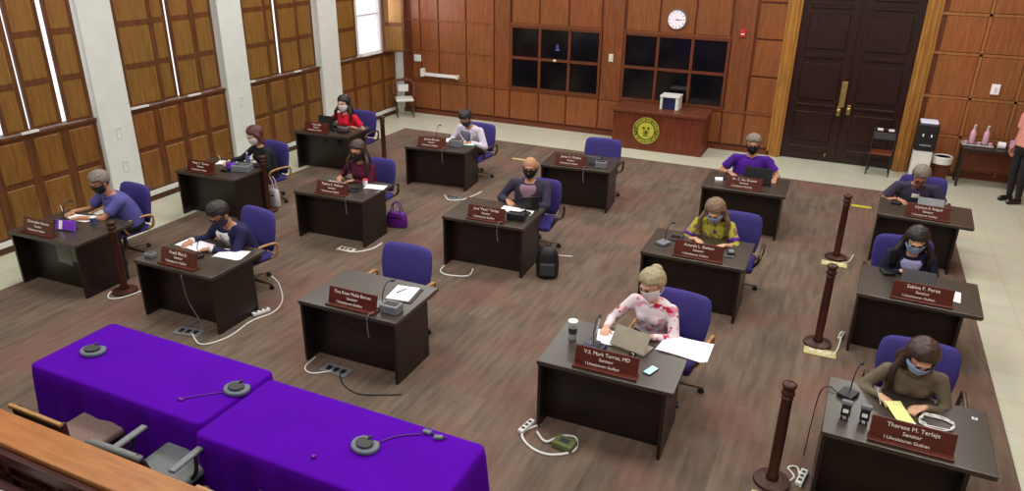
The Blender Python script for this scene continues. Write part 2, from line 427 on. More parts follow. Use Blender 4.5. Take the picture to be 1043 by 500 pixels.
g.build('rails', M['bwall'], wb)
g = MB()
panels(g, [(1.42, 2.14), (2.14, 2.88), (2.88, 3.62), (3.62, 4.25)], [(.12, .8), (.8, 1.54), (1.54, 2.35), (2.35, 3.06), (3.06, 3.9)], YB, gap=.06)
g.build('right_raised_panels', M['rwall'], wb)
g = MB()
for x in (2.14, 2.88, 3.62): g.b2((x-.025, YB-.035, .1), (x+.025, YB, 3.9))
for z in (.8, 1.54, 2.35, 3.06): g.b2((1.36, YB-.035, z-.025), (XR, YB, z+.025))
g.build('right_rails', M['rwall_edge'], wb)
o = MB().b2((XL, YB-.06, 0), (-1.32, YB-.02, .1)).build('baseboard_back', M['bwall_groove']); skind(o, 'dark reddish baseboard below the far wall panelling', 'baseboard')
def winbank(name, x0, x1, lab):
    w = struct(name, lab)
    f = MB(); z0, z1 = .9, 2.33; n = 3; dx = (x1-x0)/n
    for i in range(n+1): f.b2((x0+i*dx-.03, YB-.07, z0-.03), (x0+i*dx+.03, YB-.01, z1+.03))
    for z in (z0, (z0+z1)/2, z1): f.b2((x0-.03, YB-.065, z-.03), (x1+.03, YB-.01, z+.03))
    f.build('window_frame', M['bwall_groove'], w)
    for i in range(n):
        for za, zb in ((z0, (z0+z1)/2), ((z0+z1)/2, z1)):
            MB().b2((x0+i*dx+.02, YB-.035, za+.02), (x0+(i+1)*dx-.02, YB-.025, zb-.02)).build('pane', M['glass'], w)
    return w
wA = winbank('window_5', -7.42, -5.22, 'left bank of six dark panes in the far wall')
wB = winbank('window_6', -4.66, -2.41, 'right bank of six dark panes in the far wall above the seal cabinet')
# faint bright things seen in the dark panes
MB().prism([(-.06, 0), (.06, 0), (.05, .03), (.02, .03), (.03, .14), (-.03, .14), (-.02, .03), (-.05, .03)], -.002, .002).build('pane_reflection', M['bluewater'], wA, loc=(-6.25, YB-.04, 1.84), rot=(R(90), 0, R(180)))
MB().box((-6.3, YB-.075, 1.62), (.07, .01, .05)).build('pane_sticker', M['cream'], wA)

# door
dr = struct('door_1', 'tall dark double door with brass handles in a pale wooden frame')
f = MB()
for s in (-1, 1): f.b2((s*1.08, YB-.1, 0), (s*1.3, YB+.1, 3.95)); f.b2((s*1.13, YB-.14, 0), (s*1.19, YB-.08, 3.95)); f.b2((s*1.3, YB-.06, 0), (s*1.36, YB+.02, 3.95))
f.b2((-1.36, YB-.1, 3.75), (1.36, YB+.1, 3.98))
f.build('door_frame', M['dframe'], dr, bevel=.01)
for s in (-1, 1):
    lf = MB().b2((s*.004, YB-.02, .02), (s*1.08, YB+.04, 3.76)).build('door_leaf', M['door'], dr)
    p = MB()
    for z0, z1 in ((.18, .3), (.42, 1.02), (1.12, 1.18), (1.28, 2.0), (2.1, 2.18), (2.28, 2.95), (3.05, 3.12), (3.22, 3.6)):
        p.rbox((s*.55, YB-.035, (z0+z1)/2), (.74, .035, z1-z0), .012, seg=1)
    p.build('leaf_panels', M['door'], lf)
MB().b2((-1.1, YB+.06, 0), (1.1, YB+.09, 3.8)).build('door_light_backing', M['door'], dr)  # unseen backing added to stop outside light showing through the leaf gap
hd = MB().rbox((-.06, YB-.05, 1.42), (.11, .03, .52), .012).build('handle_plate', M['brass'], dr)
for x, z in ((-.09, 1.08), (.09, 1.12)):
    k = MB(); k.rbox((x, YB-.04, z), (.07, .03, .2), .01); k.cap((x, YB-.05, z+.03), (x, YB-.11, z+.03), .015); k.ball((x, YB-.13, z+.03), .045); k.build('handle', M['brass'], dr, smooth=False)
MB().rbox((-.2, YB-.03, .17), (.03, .03, .12), .008).build('door_bolt', M['brass'], dr)

# wall fittings
t = thing('wall_clock', 'round white wall clock above the right bank of dark panes', 'clock', (-3.55, YB-.03, 2.68))
MB().cone((0, 0, 0), (0, -.04, 0), .215, .205, 36).build('rim', M['grey'], t, bevel=.004)
fc = MB().cone((0, -.038, 0), (0, -.045, 0), .185, .185, 36).build('face', M['paperpink'], t)
k = MB()
for i in range(12):
    a = i*PI/6; k.box((.155*math.sin(a), -.047, .155*math.cos(a)), (.012, .003, .03), (0, a, 0))
k.build('hour_marks', M['black'], fc)
MB().box((.03, -.049, .004), (.09, .003, .012), (0, R(6), 0)).build('hour_hand', M['black'], t)
MB().box((.05, -.051, .0), (.14, .003, .008), (0, R(-8), 0)).build('minute_hand', M['black'], t)
def switch(name, lab, x, z, w, h, mat, y=YB-.06):
    t = thing(name, lab, 'switch', (x, y, z))
    MB().rbox((0, 0, 0), (w, .03, h), .006).build('cover_plate', mat, t)
    MB().rbox((0, -.018, 0), (w*.35, .02, h*.4), .003).build('rocker', M['white'], t)
switch('light_switch', 'white wall switch on the pilaster between the two banks of dark panes', -4.95, 1.78, .1, .17, M['cream'])
switch('thermostat', 'white wall plate near the left corner of the far wall', -10.02, 1.4, .2, .16, M['white'], YB-.05)
switch('wall_panel', 'small lit white panel on the far wall above the side table', 2.5, 1.76, .14, .19, M['paperpink'])
t = thing('fire_alarm', 'small red fire alarm pull on the far wall near the door', 'alarm', (-2.16, YB-.07, 2.49))
MB().rbox((0, 0, 0), (.11, .05, .16), .008).build('alarm_body', M['red'], t)
MB().rbox((0, -.03, -.02), (.07, .02, .025), .004).build('pull_bar', M['white'], t)
t = thing('wall_shelf', 'narrow white metal bar shelf fixed to the far wall at the left', 'shelf', (-9.35, YB-.1, 1.02))
MB().rbox((0, 0, 0), (.98, .1, .07), .012).build('bar', M['white'], t)
MB().rbox((-.5, 0, .04), (.08, .14, .2), .01).build('end_bracket', M['white'], t)
MB().rbox((.5, 0, 0), (.05, .12, .1), .01).build('end_cap', M['cream'], t)

# ------------------------------------------------------------------ seal cabinet
t = thing('cabinet', 'reddish wooden cabinet with a round yellow seal against the far wall', 'cabinet', (-3.58, 15.35, 0))
MB().b2((-.98, 0, .04), (.98, .8, .8)).build('body', M['cab'], t, bevel=.006)
MB().b2((-1.03, -.05, .8), (1.03, .8, .87)).build('top', M['bwall_groove'], t, bevel=.01)
MB().b2((-1.0, -.015, 0), (1.0, .8, .06)).build('plinth', M['cab'], t)
MB().b2((.92, -.02, .06), (.985, .0, .8)).build('corner_post', M['cab'], t)
s = MB().cone((-.22, 0, .44), (-.22, -.025, .44), .29, .29, 40).build('seal', M['sealdark'], t)
MB().cone((-.22, -.02, .44), (-.22, -.032, .44), .165, .165, 36).build('emblem_disc', M['seal'], s)
k = MB()
for r0 in (.28, .175):
    k.tube([(-.22+r0*math.cos(a), -.027, .44+r0*math.sin(a)) for a in [i*2*PI/40 for i in range(41)]], .008, smooth=False)
k.build('rings', M['seal'], s)
txt = 'I LIHESLATURAN GUAHAN * GUAM LEGISLATURE * '
for i, ch in enumerate(txt):
    pass
k = bmesh.new()
dg = None
cu = bpy.data.curves.new('c', 'FONT'); cu.size = .075; cu.extrude = .002; cu.align_x = 'CENTER'; cu.align_y = 'CENTER'; cu.offset = .002; cu.resolution_u = 1
to = bpy.data.objects.new('c', cu); COL.objects.link(to)
for i, ch in enumerate(txt):
    if ch == ' ': continue
    cu.body = ch; bpy.context.view_layer.update(); dg = bpy.context.evaluated_depsgraph_get()
    me = bpy.data.meshes.new_from_object(to.evaluated_get(dg))
    a = PI/2 - i*2*PI/len(txt) + PI/2
    me.transform(Matrix.Translation((-.22+.228*math.cos(a), -.03, .44+.228*math.sin(a))) @ Matrix.Rotation(-(a-PI/2), 4, 'Y') @ Matrix.Rotation(R(90), 4, 'X'))
    k.from_mesh(me); bpy.data.meshes.remove(me)
bpy.data.objects.remove(to); bpy.data.curves.remove(cu)
me = bpy.data.meshes.new('ring_lettering'); k.to_mesh(me); k.free(); me.materials.append(M['seal'])
o = bpy.data.objects.new('ring_lettering', me); COL.objects.link(o); o.parent = s
k = MB()   # little palm and figure shapes of the emblem
for x in (-.27, -.17): k.cone((x, -.035, .36), (x, -.035, .47), .008, .006, 6); k.ball((x, -.035, .5), (.035, .004, .025), 8)
k.ball((-.22, -.035, .4), (.03, .005, .06), 8); k.box((-.22, -.035, .33), (.13, .005, .015))
k.build('emblem', M['sealdark'], s)

t = thing('box', 'white box with a dark blue opening standing on the seal cabinet', 'box', (-3.42, 15.62, .872))
MB().b2((-.2, 0, .0), (-.15, .34, .26)).b2((.13, 0, 0), (.2, .34, .26)).b2((-.15, .05, 0), (.13, .34, .26)).b2((-.21, -.01, .26), (.21, .36, .3)).build('casing', M['white'], t, bevel=.006)
MB().b2((-.15, .03, .01), (.13, .05, .25)).build('opening', noisy('dark_blue_plastic', (30, 32, 80), .1, 10, .4), t)

# ------------------------------------------------------------------ desks
DESKS = {  # FL corner x, y, yaw deg, right panel inset, label
 'a': (-9.42, 5.21, 2, .02, 'dark desk at the far left of the front row, with a violet glare'),
 'b': (-7.26, 5.28, 1, .02, 'dark desk with two white booklets, in front of the man in the navy suit'),
 'c': (-9.60, 8.03, 2, .02, 'dark desk by the shutters in front of the woman in black'),
 'd': (-9.62, 10.92, 4, .02, 'dark desk in the far left corner with the open black laptop'),
 'e': (-7.25, 8.08, 3, .02, 'dark desk of the long-haired woman in maroon'),
 'f': (-7.13, 10.95, 6, .02, 'dark desk in the far row with the green folder'),
 'g': (-4.75, 8.14, 3, .02, 'dark desk with a black backpack leaning at its right side'),
 'h': (-4.49, 11.03, 5, .02, 'dark desk in the far row with the empty chair behind it'),
 'i': (-4.86, 5.30, 1, .02, 'unoccupied dark desk in the front row with a white notepad'),
 'j': (-2.14, 5.30, 1, .06, 'dark desk with the tumbler and the large white sheets'),
 'k': (-1.97, 8.17, 0, .04, 'dark desk of the woman in the yellow print top'),
 'l': (-1.81, 11.11, 1, .05, 'dark desk in the far row in front of the person in the purple shirt'),
 'm': (.68, 10.98, -3, .17, 'dark desk at the far right in front of the grey-haired man'),
 'n': (.48, 8.10, -2, .17, 'dark desk at the right in front of the woman in the navy blazer'),
 'o': (.28, 5.32, -1, .17, 'nearest dark desk at the bottom right with the yellow note'),
}
DT = .745; DD = .88
def desk(key):
    x, y, yaw, ins, lab = DESKS[key]; W = 1.2 if key not in 'jkl' else 1.25
    t = thing('desk', lab, 'desk', (x, y, 0), R(yaw), 'desks on the chamber floor')
    MB().rbox((W/2, DD/2, DT-.02), (W, DD, .04), .006, seg=2).build('desktop', M['desktop'], t)
    d = MB(); d.b2((.012, .01, DT-.05), (W-.012, .03, DT-.038)); d.build('edge_trim', M['deskedge'], t)
    for xx in (.012, W-ins-.03):
        MB().b2((xx, .015, .0), (xx+.03, .66, DT-.04)).build('side_panel', M['desk'], t)
    MB().b2((.04, .2, .02), (W-ins-.03, .225, DT-.04)).build('modesty_panel', M['desk'], t)
    return t
for k_ in DESKS: desk(k_)
def on(key, lx, ly, z=DT+.001):
    x, y, yaw, _, _ = DESKS[key]; c, s = math.cos(R(yaw)), math.sin(R(yaw))
    return (x+lx*c-ly*s, y+lx*s+ly*c, z)
def yaw(key): return R(DESKS[key][2])

# name plates
NAMES = {'a': ('Christopher Duenas', 'far left front desk'), 'b': ('Frank Blas Jr.', 'desk of the man in the navy suit'), 'c': ('Mary C. Torres', 'desk of the woman in black by the shutters'),
 'd': ('Tony Ada', 'far left corner desk beside the black laptop'), 'e': ('Telena C. Nelson', 'desk of the woman in maroon'), 'f': ('Joanne Brown', 'far row desk with the green folder'),
 'g': ('Jose "Pedo" Terlaje', 'desk of the bald man in the grey jacket'), 'h': ('James C. Moylan', 'far row desk with the empty chair'), 'i': ('Tina Rose Muña Barnes', 'unoccupied front desk beside the notepad'),
 'j': ('V.S. Mark Torres, MD', 'desk with the tumbler and large sheets'), 'k': ('Amanda L. Shelton', 'desk of the woman in the yellow print top'), 'l': ('Dr. C. Ste. Duenas', 'desk of the person in the purple shirt'),
 'm': ('Clynton E. Ridgell', 'desk of the grey-haired man at far right'), 'n': ('Sabina F. Perez', 'desk of the woman in the navy blazer'), 'o': ('Therese M. Terlaje', 'nearest desk at bottom right')}
PX = {'a': .45, 'm': .62, 'f': .5, 'l': .62, 'k': .68, 'o': .62, 'n': .62, 'h': .5, 'c': .45, 'd': .45}
for key, (nm, wh) in NAMES.items():
    px = PX.get(key, .62)
    t = thing('nameplate', 'wooden nameplate with cream lettering, '+wh, 'nameplate', on(key, px, .09), yaw(key), 'wooden nameplates on the desks')
    w = .58 if key in 'ijkno' else .54
    tilt = R(-16)
    bd = MB().rbox((0, 0, .093), (w, .022, .182), .006).build('board', M['plate'], t, loc=(0, 0, .003), rot=(tilt, 0, 0))
    MB().rbox((0, .0, .01), (w+.01, .11, .02), .005).build('foot', M['plate'], t)
    sz = .052 if len(nm) < 17 else .047
    text_mesh('name_lettering', nm, sz, M['letter'], bd, (0, -.0125, .14))
    text_mesh('title_lettering', 'Senator', .042, M['letter'], bd, (0, -.0125, .088))
    text_mesh('motto_lettering', 'I Liheslaturan Guåhan', .036, M['letter'], bd, (-.03, -.0125, .036))

# ------------------------------------------------------------------ chairs
def make_chair(arm_mat):
    t = thing('office_chair', 'violet office chair', 'chair')
    MB().rbox((0, -.02, .45), (.5, .48, .09), .035).build('seat', M['chair'], t, smooth=True)
    b = MB()
    def ring(z, hw, y, th):
        pts = []
        for i in range(24):
            a = 2*PI*i/24; cx, sy = math.cos(a), math.sin(a)
            ux = hw*(abs(cx)**.45)*(1 if cx >= 0 else -1); uy = th*(abs(sy)**.7)*(1 if sy >= 0 else -1)
            pts.append(V((ux, y+uy-.05*(ux/.26)**2, z)))
        return pts
    b.loft([ring(z, w, y, th) for z, w, y, th in ((.5, .19, .25, .02), (.52, .23, .25, .035), (.62, .25, .262, .045), (.8, .265, .285, .045), (.95, .26, .305, .04), (1.02, .245, .315, .035), (1.05, .21, .32, .02))])
    b.build('backrest', M['chair'], t, smooth=True)
    MB().rbox((0, .27, .5), (.1, .03, .3), .01).build('back_support', M['black'], t)
    for s in (-1, 1):
        MB().tube([(s*.24, .16, .44), (s*.3, .2, .5), (s*.31, .2, .66), (s*.305, .05, .69), (s*.3, -.14, .67), (s*.29, -.18, .58), (s*.24, -.1, .44)], .017, 8).build('armrest', arm_mat, t, smooth=True)
    MB().cone((0, 0, .12), (0, 0, .42), .03, .025).cone((0, 0, .38), (0, 0, .41), .09, .12).build('column', M['chairleg'], t)
    for i in range(5):
        a = i*2*PI/5+.3; e = V((.3*math.cos(a), .3*math.sin(a), .075))
        MB().cap((0, 0, .13), e, .03, .016, 8).build('base_leg', M['chairleg'], t)
        MB().cone((e.x-.012*math.sin(a), e.y+.012*math.cos(a), .03), (e.x+.012*math.sin(a), e.y-.012*math.cos(a), .03), .028).build('caster', M['black'], t)
    return t
def kidmap():
    KIDS.clear()
    for o in bpy.data.objects:
        if o.parent: KIDS.setdefault(o.parent.name, []).append(o)
ch_tan = make_chair(M['tanarm']); ch_blk = make_chair(M['chairleg']); kidmap()
CHAIRS = [
 ('a', -8.96, 6.5, -6, 't', 'violet chair with tan arms behind the man in the blue shirt'),
 ('b', -6.73, 6.5, -10, 't', 'violet chair with tan arms behind the man in the navy suit'),
 ('c', -8.8, 9.2, -10, 't', 'violet chair with tan arms behind the woman in black'),
 ('d', -8.84, 11.86, 0, 'k', 'violet chair behind the woman in the red top'),
 ('e', -6.62, 9.15, 4, 'k', 'violet chair behind the woman in maroon'),
 ('f', -6.26, 12.02, -4, 'k', 'violet chair behind the person in the white jacket'),
 ('g', -3.86, 9.34, 6, 'k', 'violet chair behind the bald man in the grey jacket'),
 ('h', -3.76, 12.0, 4, 'k', 'empty violet chair in the far row near the seal cabinet'),
 ('i', -4.3, 6.32, 0, 't', 'empty violet chair behind the unoccupied front desk'),
 ('j', -1.2, 6.52, -4, 't', 'violet chair with tan arms behind the woman in the floral top'),
 ('k', -1.02, 9.18, 2, 'k', 'violet chair behind the woman in the yellow print top'),
 ('l', -1.2, 12.32, 4, 'k', 'violet chair behind the person in the purple shirt'),
 ('m', 1.3, 12.1, 0, 'k', 'violet chair behind the grey-haired man at far right'),
 ('n', .98, 9.22, 6, 'k', 'violet chair behind the woman in the navy blazer'),
 ('o', 1.0, 6.47, 0, 'k', 'violet chair behind the woman in the olive blouse'),
]
used = set()
for key, x, y, yw, kind, lab in CHAIRS:
    src = ch_tan if kind == 't' else ch_blk
    t = src if kind not in used else copy_tree(src); used.add(kind)
    t.location = (x, y-.04, 0.012); t.rotation_euler = (0, 0, R(yw)); t.scale = (1.27, 1.1, .92 if key != 'l' else .85)
    tag(t, lab, 'chair', 'violet office chairs at the desks')

# ------------------------------------------------------------------ people
def frame(fwd, up):
    f = V(fwd).normalized(); r = f.cross(V(up)).normalized(); u = r.cross(f).normalized()
    # columns: local x = right-hand side when facing -Y ... local (x, y, z) -> (r', -f, u)
    return Matrix((( -r.x, -f.x, u.x), (-r.y, -f.y, u.y), (-r.z, -f.z, u.z)))
def bez(a, b, c, t): return a*(1-t)**2+b*2*t*(1-t)+c*t*t
def evalobj(o, parent, mats=None):
    """apply modifiers of a temp object once"""
    bpy.context.view_layer.update()
    dg = bpy.context.evaluated_depsgraph_get(); me = bpy.data.meshes.new_from_object(o.evaluated_get(dg))
    old = o.data; o.modifiers.clear(); o.data = me; bpy.data.meshes.remove(old)
    for p in me.polygons: p.use_smooth = True
    o.parent = parent; return o
def remeshed(mb, name, mat, parent, voxel, smooth=3, fac=.5, disp=None, dec=None):
    me = bpy.data.meshes.new(name); mb.bm.to_mesh(me); mb.bm.free(); me.materials.append(mat)
    o = bpy.data.objects.new(name, me); COL.objects.link(o)
    m = o.modifiers.new('r', 'REMESH'); m.mode = 'VOXEL'; m.voxel_size = voxel
    m = o.modifiers.new('s', 'SMOOTH'); m.factor = fac; m.iterations = smooth
    if dec: m = o.modifiers.new('d', 'DECIMATE'); m.ratio = dec
    evalobj(o, parent)
    if not o.data.materials: o.data.materials.append(mat)
    return o

def torso_rings(P, N, bend, prof, n=20, k=1.0):
    """P pelvis, N neck base, bend = back bulge"""
    mid = (P+N)/2+V((0, bend, 0)); rings = []
    for t, hw, hd in prof:
        tt = min(max(t, 0), 1); c = bez(P, mid, N, tt)
        d = ((mid-P)*(1-tt)+(N-mid)*tt).normalized()
        if t < 0: c = P+d*t*.5
        fr = V((1, 0, 0)); fb = d.cross(fr).normalized()   # fb: points to +y-ish (back)
        rings.append([c+fr*hw*k*math.cos(a)+fb*hd*k*math.sin(a) for a in [2*PI*i/n for i in range(n)]])
    return rings
def torso_point(P, N, bend, prof, t, ang, k):
    """ang 0 = front (-y), positive to +x"""
    mid = (P+N)/2+V((0, bend, 0)); c = bez(P, mid, N, t); d = ((mid-P)*(1-t)+(N-mid)*t).normalized()
    fb = d.cross(V((1, 0, 0))).normalized()
    for (t0, w0, d0), (t1, w1, d1) in zip(prof, prof[1:]):
        if t0 <= t <= t1: u = (t-t0)/(t1-t0); hw = w0+(w1-w0)*u; hd = d0+(d1-d0)*u; break
    return c+V((1, 0, 0))*hw*k*math.sin(ang)-fb*hd*k*math.cos(ang)

def ik(S, T, L1, L2, pole):
    d = T-S; L = min(d.length, (L1+L2)*.985); T = S+d.normalized()*L
    a = (L1*L1-L2*L2+L*L)/(2*L); h = math.sqrt(max(L1*L1-a*a, 1e-5)); dn = d.normalized()
    p = (pole-dn*pole.dot(dn)).normalized()
    return S+dn*a+p*h, T

def hand(mb, W, d, n, side, curl=.5, sc=1.0):
    """W wrist, d pointing direction, n back-of-hand normal, side +1/-1 = thumb side along s*side"""
    d = d.normalized(); s = d.cross(n).normalized(); n = s.cross(d).normalized()
    s = s*side
    K = []
    for i in range(4):
        u = (-.034+.0225*i)*sc     # index is thumb side (positive)
        u = -u
        kn = W+d*(.088-.006*abs(i-1.2))*sc+s*u+n*.002
        mb.cap(W+d*.012*sc+s*u*.55, kn, .0125*sc, .0095*sc, 8)
        K.append((kn, u))
    lens = [.040, .045, .042, .032]
    for i, (kn, u) in enumerate(K):
        L = lens[i]*sc; p = kn; ang = .15
        spread = s*u*2.0
        for j, f in enumerate((1, .68, .55)):
            ang += curl*(.55 if j == 0 else .75)
            dd = ((d+spread).normalized()*math.cos(ang)-n*math.sin(ang)).normalized(); q = p+dd*L*f
            mb.cap(p, q, (.0085-.0007*j)*sc, (.0078-.0007*j)*sc, 8); p = q
    b = W+d*.02*sc+s*.022*sc; k1 = b+(d*.55+s*.75-n*.25).normalized()*.042*sc; k2 = k1+(d*.9+s*.3-n*.35).normalized()*.03*sc; k3 = k2+(d*1+s*.05-n*.4).normalized()*.024*sc
    mb.cap(b, k1, .015*sc, .011*sc, 8); mb.cap(k1, k2, .0105*sc, .009*sc, 8); mb.cap(k2, k3, .009*sc, .0075*sc, 8)

MALE = [(-.3, .10, .09), (-.12, .165, .125), (0, .17, .125), (.25, .155, .115), (.55, .168, .118), (.78, .178, .115), (.9, .15, .09), (1.0, .07, .06)]
HEAVY = [(-.3, .10, .09), (-.12, .18, .15), (0, .185, .155), (.25, .185, .155), (.55, .185, .145), (.78, .185, .125), (.9, .155, .095), (1.0, .07, .062)]
FEM = [(-.3, .10, .09), (-.12, .175, .125), (0, .172, .125), (.25, .148, .11), (.55, .158, .125), (.75, .165, .12), (.9, .14, .085), (1.0, .055, .052)]

def person(label, head, face, lean, hands, sk, shirt, hair, hairstyle, mask=None, build='m', sleeve='long', head_pitch=30, head_yaw=0,
           jacket=None, glasses=False, curl=.55, standing=False, scale=1.07, hz=None, head_roll=0, cuff=None, extras=None, feet=None, pants=PANT, shortneck=False):
    """head: world x,y of the head centre; face: heading deg (0 faces -Y); lean deg forward; hands: two world points of the wrists"""
    th = R(face); rot = Matrix.Rotation(th, 3, 'Z'); L = R(lean)
    prof = {'m': MALE, 'h': HEAVY, 'f': FEM}[build]
    TL = .445 if build != 'f' else .425
    pz = .52 if not standing else .97
    if standing: TL = .5
    # local geometry
    P = V((0, 0, pz)); N = P+V((0, -math.sin(L), math.cos(L)))*TL
    hl = R(lean*.5+head_pitch*.45)
    HC = N+V((0, -math.sin(hl), math.cos(hl)))*(.19)
    hipw = V((head[0], head[1], 0))-rot@V((HC.x, HC.y, 0))*scale
    root = thing('person', label, 'person', (hipw.x, hipw.y, 0.012), th); SV = (scale*1.1, scale*1.05, scale) if not standing else (scale,)*3; root.scale = SV
    inv = rot.transposed()
    def loc(w):
        q = inv@(V(w)-V((hipw.x, hipw.y, 0.012))); return V((q.x/SV[0], q.y/SV[1], q.z/SV[2]))
    bend = .035
    body = MB()
    body.loft(torso_rings(P, N, bend, prof, k=.93))
    spine = (N-P).normalized()
    nb = N-spine*.02
    body.cap(nb, HC-V((0, -math.sin(hl), math.cos(hl)))*.05+V((0, .012, 0)), .057 if build != 'f' else .047, .052 if build != 'f' else .043, 12)
    # head
    hp = R(head_pitch); hy = R(head_yaw)
    fwd = V((0, -math.cos(hp), -math.sin(hp))); up = V((0, -math.sin(hp), math.cos(hp)))
    hr = Matrix.Rotation(hy, 3, 'Z')@Matrix((( 1, 0, 0), (0, 1, 0), (0, 0, 1)))@Matrix.Rotation(hp, 3, 'X')@Matrix.Rotation(R(head_roll), 3, 'Y')
    HM = Matrix.Translation(HC)@hr.to_4x4()
    k = 1.09 if build != 'f' else 1.11
    def hb(c, r, n=16, rot=None): body.ball(V(c)*k, tuple(x*k for x in r) if hasattr(r, '__len__') else r*k, n, rot, HM)
    hb((0, .012, .03), (.077, .096, .092)); hb((0, -.018, -.03), (.064, .075, .085)); hb((0, -.045, -.085), (.036, .036, .03))
    hb((0, -.097, -.022), (.013, .02, .016), 10); hb((0, -.092, .0), (.009, .014, .026), 10)
    hb((0, -.083, .03), (.045, .014, .014), 10); hb((0, -.084, -.06), (.024, .012, .010), 10)
    for s in (-1, 1): hb((s*.078, .01, -.008), (.009, .02, .032), 10, (0, 0, s*.3)); hb((s*.04, -.07, -.03), (.02, .018, .018), 10)
    # arms
    shl = N-spine*.055
    sw = {'m': .192, 'h': .205, 'f': .17}[build]; L1, L2 = (.285, .25) if build != 'f' else (.265, .235)
    sleeves = MB(); W_ = []
    for s, hw in zip((-1, 1), hands):
        S = shl+V((s*sw, .0, 0)); T = loc(hw)
        pole = V((s*.75, .25, -.9)) if not standing else V((s*.3, 1, 0))
        E_, T = ik(S, T, L1, L2, pole)
        ra = .049 if build != 'f' else .04
        body.cap(nb-spine*.03, S, .05, ra, 10); body.cap(S, E_, ra, ra*.8, 10); body.cap(E_, T, ra*.78, .026 if build != 'f' else .022, 10)
        fd = (T-E_).normalized()
        if not standing:
            d = V((fd.x*.8-s*.12, fd.y, 0)).normalized(); d = (d+V((0, 0, -.12))).normalized(); n = V((0, 0, 1))
        else: d = V((0, -.1, -1)); n = V((s, 0, 0))
        # thumb towards the body's middle
        mid_dir = V((-s, 0, 0)) if not standing else V((0, -1, 0))
        sd = d.cross(n).normalized(); side = 1 if sd.dot(mid_dir) > 0 else -1
        hand(body, T, d, n, side, curl, 1.0 if build != 'f' else .9)
        W_.append((T, E_, S))
        r1 = ra+.014
        sleeves.cap(nb-spine*.035, S, .055, r1, 12)
        if sleeve == 'long': sleeves.cap(S, E_, r1, r1*.86, 12); sleeves.cone(E_, T-fd*.01, r1*.86, .036 if build != 'f' else .031, 12); sleeves.ball(E_, r1*.86, 12)
        elif sleeve == '34': sleeves.cap(S, E_, r1, r1*.9, 12); sleeves.cone(E_, E_+(T-E_)*.5, r1*.9, .042, 12)
        elif sleeve == 'short': sleeves.cone(S, S+(E_-S)*.72, r1+.004, r1+.008, 14); sleeves.ball(S, r1+.003)
    # legs
    legs = MB()
    for s in (-1, 1):
        if not standing:
            hip = P+V((s*.09, .0, -.02)); kn = V((s*.13, -.42, .52)); an = V((s*.12, -.24, .09)); toe = an+V((0, -.15, -.045))
        else:
            hip = P+V((s*.09, 0, -.04)); kn = V((s*.1, -.02, .5)); an = V((s*.1, .02, .09)); toe = an+V((0, -.16, -.045))
        body.cap(hip, kn, .075, .05, 10); body.cap(kn, an, .05, .034, 10); body.cap(an+V((0, .02, -.04)), toe, .032, .028, 8)
        legs.cap(hip, kn, .092, .066, 12); legs.cap(kn, an+V((0, 0, .02)), .064, .05, 12)
        sh = MB(); sh.cap(an+V((0, .03, -.045)), an+V((0, -.15, -.05)), .042, .038, 12); sh.box(an+V((0, -.06, -.08)), (.075, .24, .02))
        remeshed(sh, 'shoe', SHOE, root, .012, 2)
    legs.loft(torso_rings(P, N, bend, [(-.3, .11, .1), (-.12, prof[1][1]+.01, prof[1][2]+.01), (.05, prof[2][1]+.008, prof[2][2]+.008)], k=1))
    remeshed(body, 'body', sk, root, .0085, 2, .5)
    remeshed(legs, 'trousers', pants, root, .016, 3)
    # shirt
    sp = [(t, w+.016, d+.016) for t, w, d in prof if t >= 0 and t < .95]+[(.965, .085 if build != 'f' else .075, .075)]
    sp = [(-.06, prof[2][1]+.014, prof[2][2]+.014)]+sp
    if build == 'f' and not jacket:
        for s in (-1, 1):
            c = torso_point(P, N, bend, prof, .66, s*.42, .85); sleeves.ball(c, .062, 12)
    sleeves.loft(torso_rings(P, N, bend, sp))
    if sleeve == 'none':
        pass
    remeshed(sleeves, 'shirt' if not jacket else 'jacket', shirt, root, .012, 4, .5)
    if jacket:      # dict: shirt material, tie material
        f = lambda u, v: torso_point(P, N, bend, sp, .3+.64*v, (u-.5)*2*(.06+.55*v**1.2), 1.10+.14*v*v)+V((0, -.034, .02))*v*v
        MB().grid(f, 6, 10).build('shirt_front', jacket['shirt'], root, smooth=True, solid=.006)
        # lapels
        for s in (-1, 1):
            f = lambda u, v: torso_point(P, N, bend, sp, .3+.66*v, s*((.06+.55*v**1.2)*.95+u*(.05+.22*math.sin(PI*min(1, v*1.1)))), 1.13+.14*v*v)+V((0, -.034, .02))*v*v
            MB().grid(f, 3, 10).build('lapel', shirt, root, smooth=True, solid=.008)
        if jacket.get('tie'):
            f = lambda u, v: torso_point(P, N, bend, sp, .32+.6*v, (u-.5)*(.34-.2*v), 1.15+.14*v*v)+V((0, -.036, .02))*v*v
            MB().grid(f, 2, 10).build('necktie', jacket['tie'], root, smooth=True, solid=.006)
        if jacket.get('pocket'):
            f = lambda u, v: torso_point(P, N, bend, sp, .66+.06*v, .72+(u-.5)*.25, 1.15)
            MB().grid(f, 2, 2).build('pocket_square', M['white'], root, solid=.006)
    else:       # collar
        col = MB(); pts = []
        for i in range(17):
            a = 2*PI*i/16; rr = .07 if build != 'f' else .062
            pts.append(N-spine*.012+V((rr*math.sin(a), rr*.95*-math.cos(a), -.012*math.cos(a)-.018*(1 if i in (0, 16) else 0))))
        col.tube(pts, .013, 8).build('collar', shirt, root, smooth=True)
    if extras:
        for nm, mt, t0, t1, a0, a1 in extras:
            f = lambda u, v: torso_point(P, N, bend, sp, t0+(t1-t0)*v, a0+(a1-a0)*u, 1.09)
            MB().grid(f, 3, 3).build(nm, mt, root, smooth=True, solid=.006)
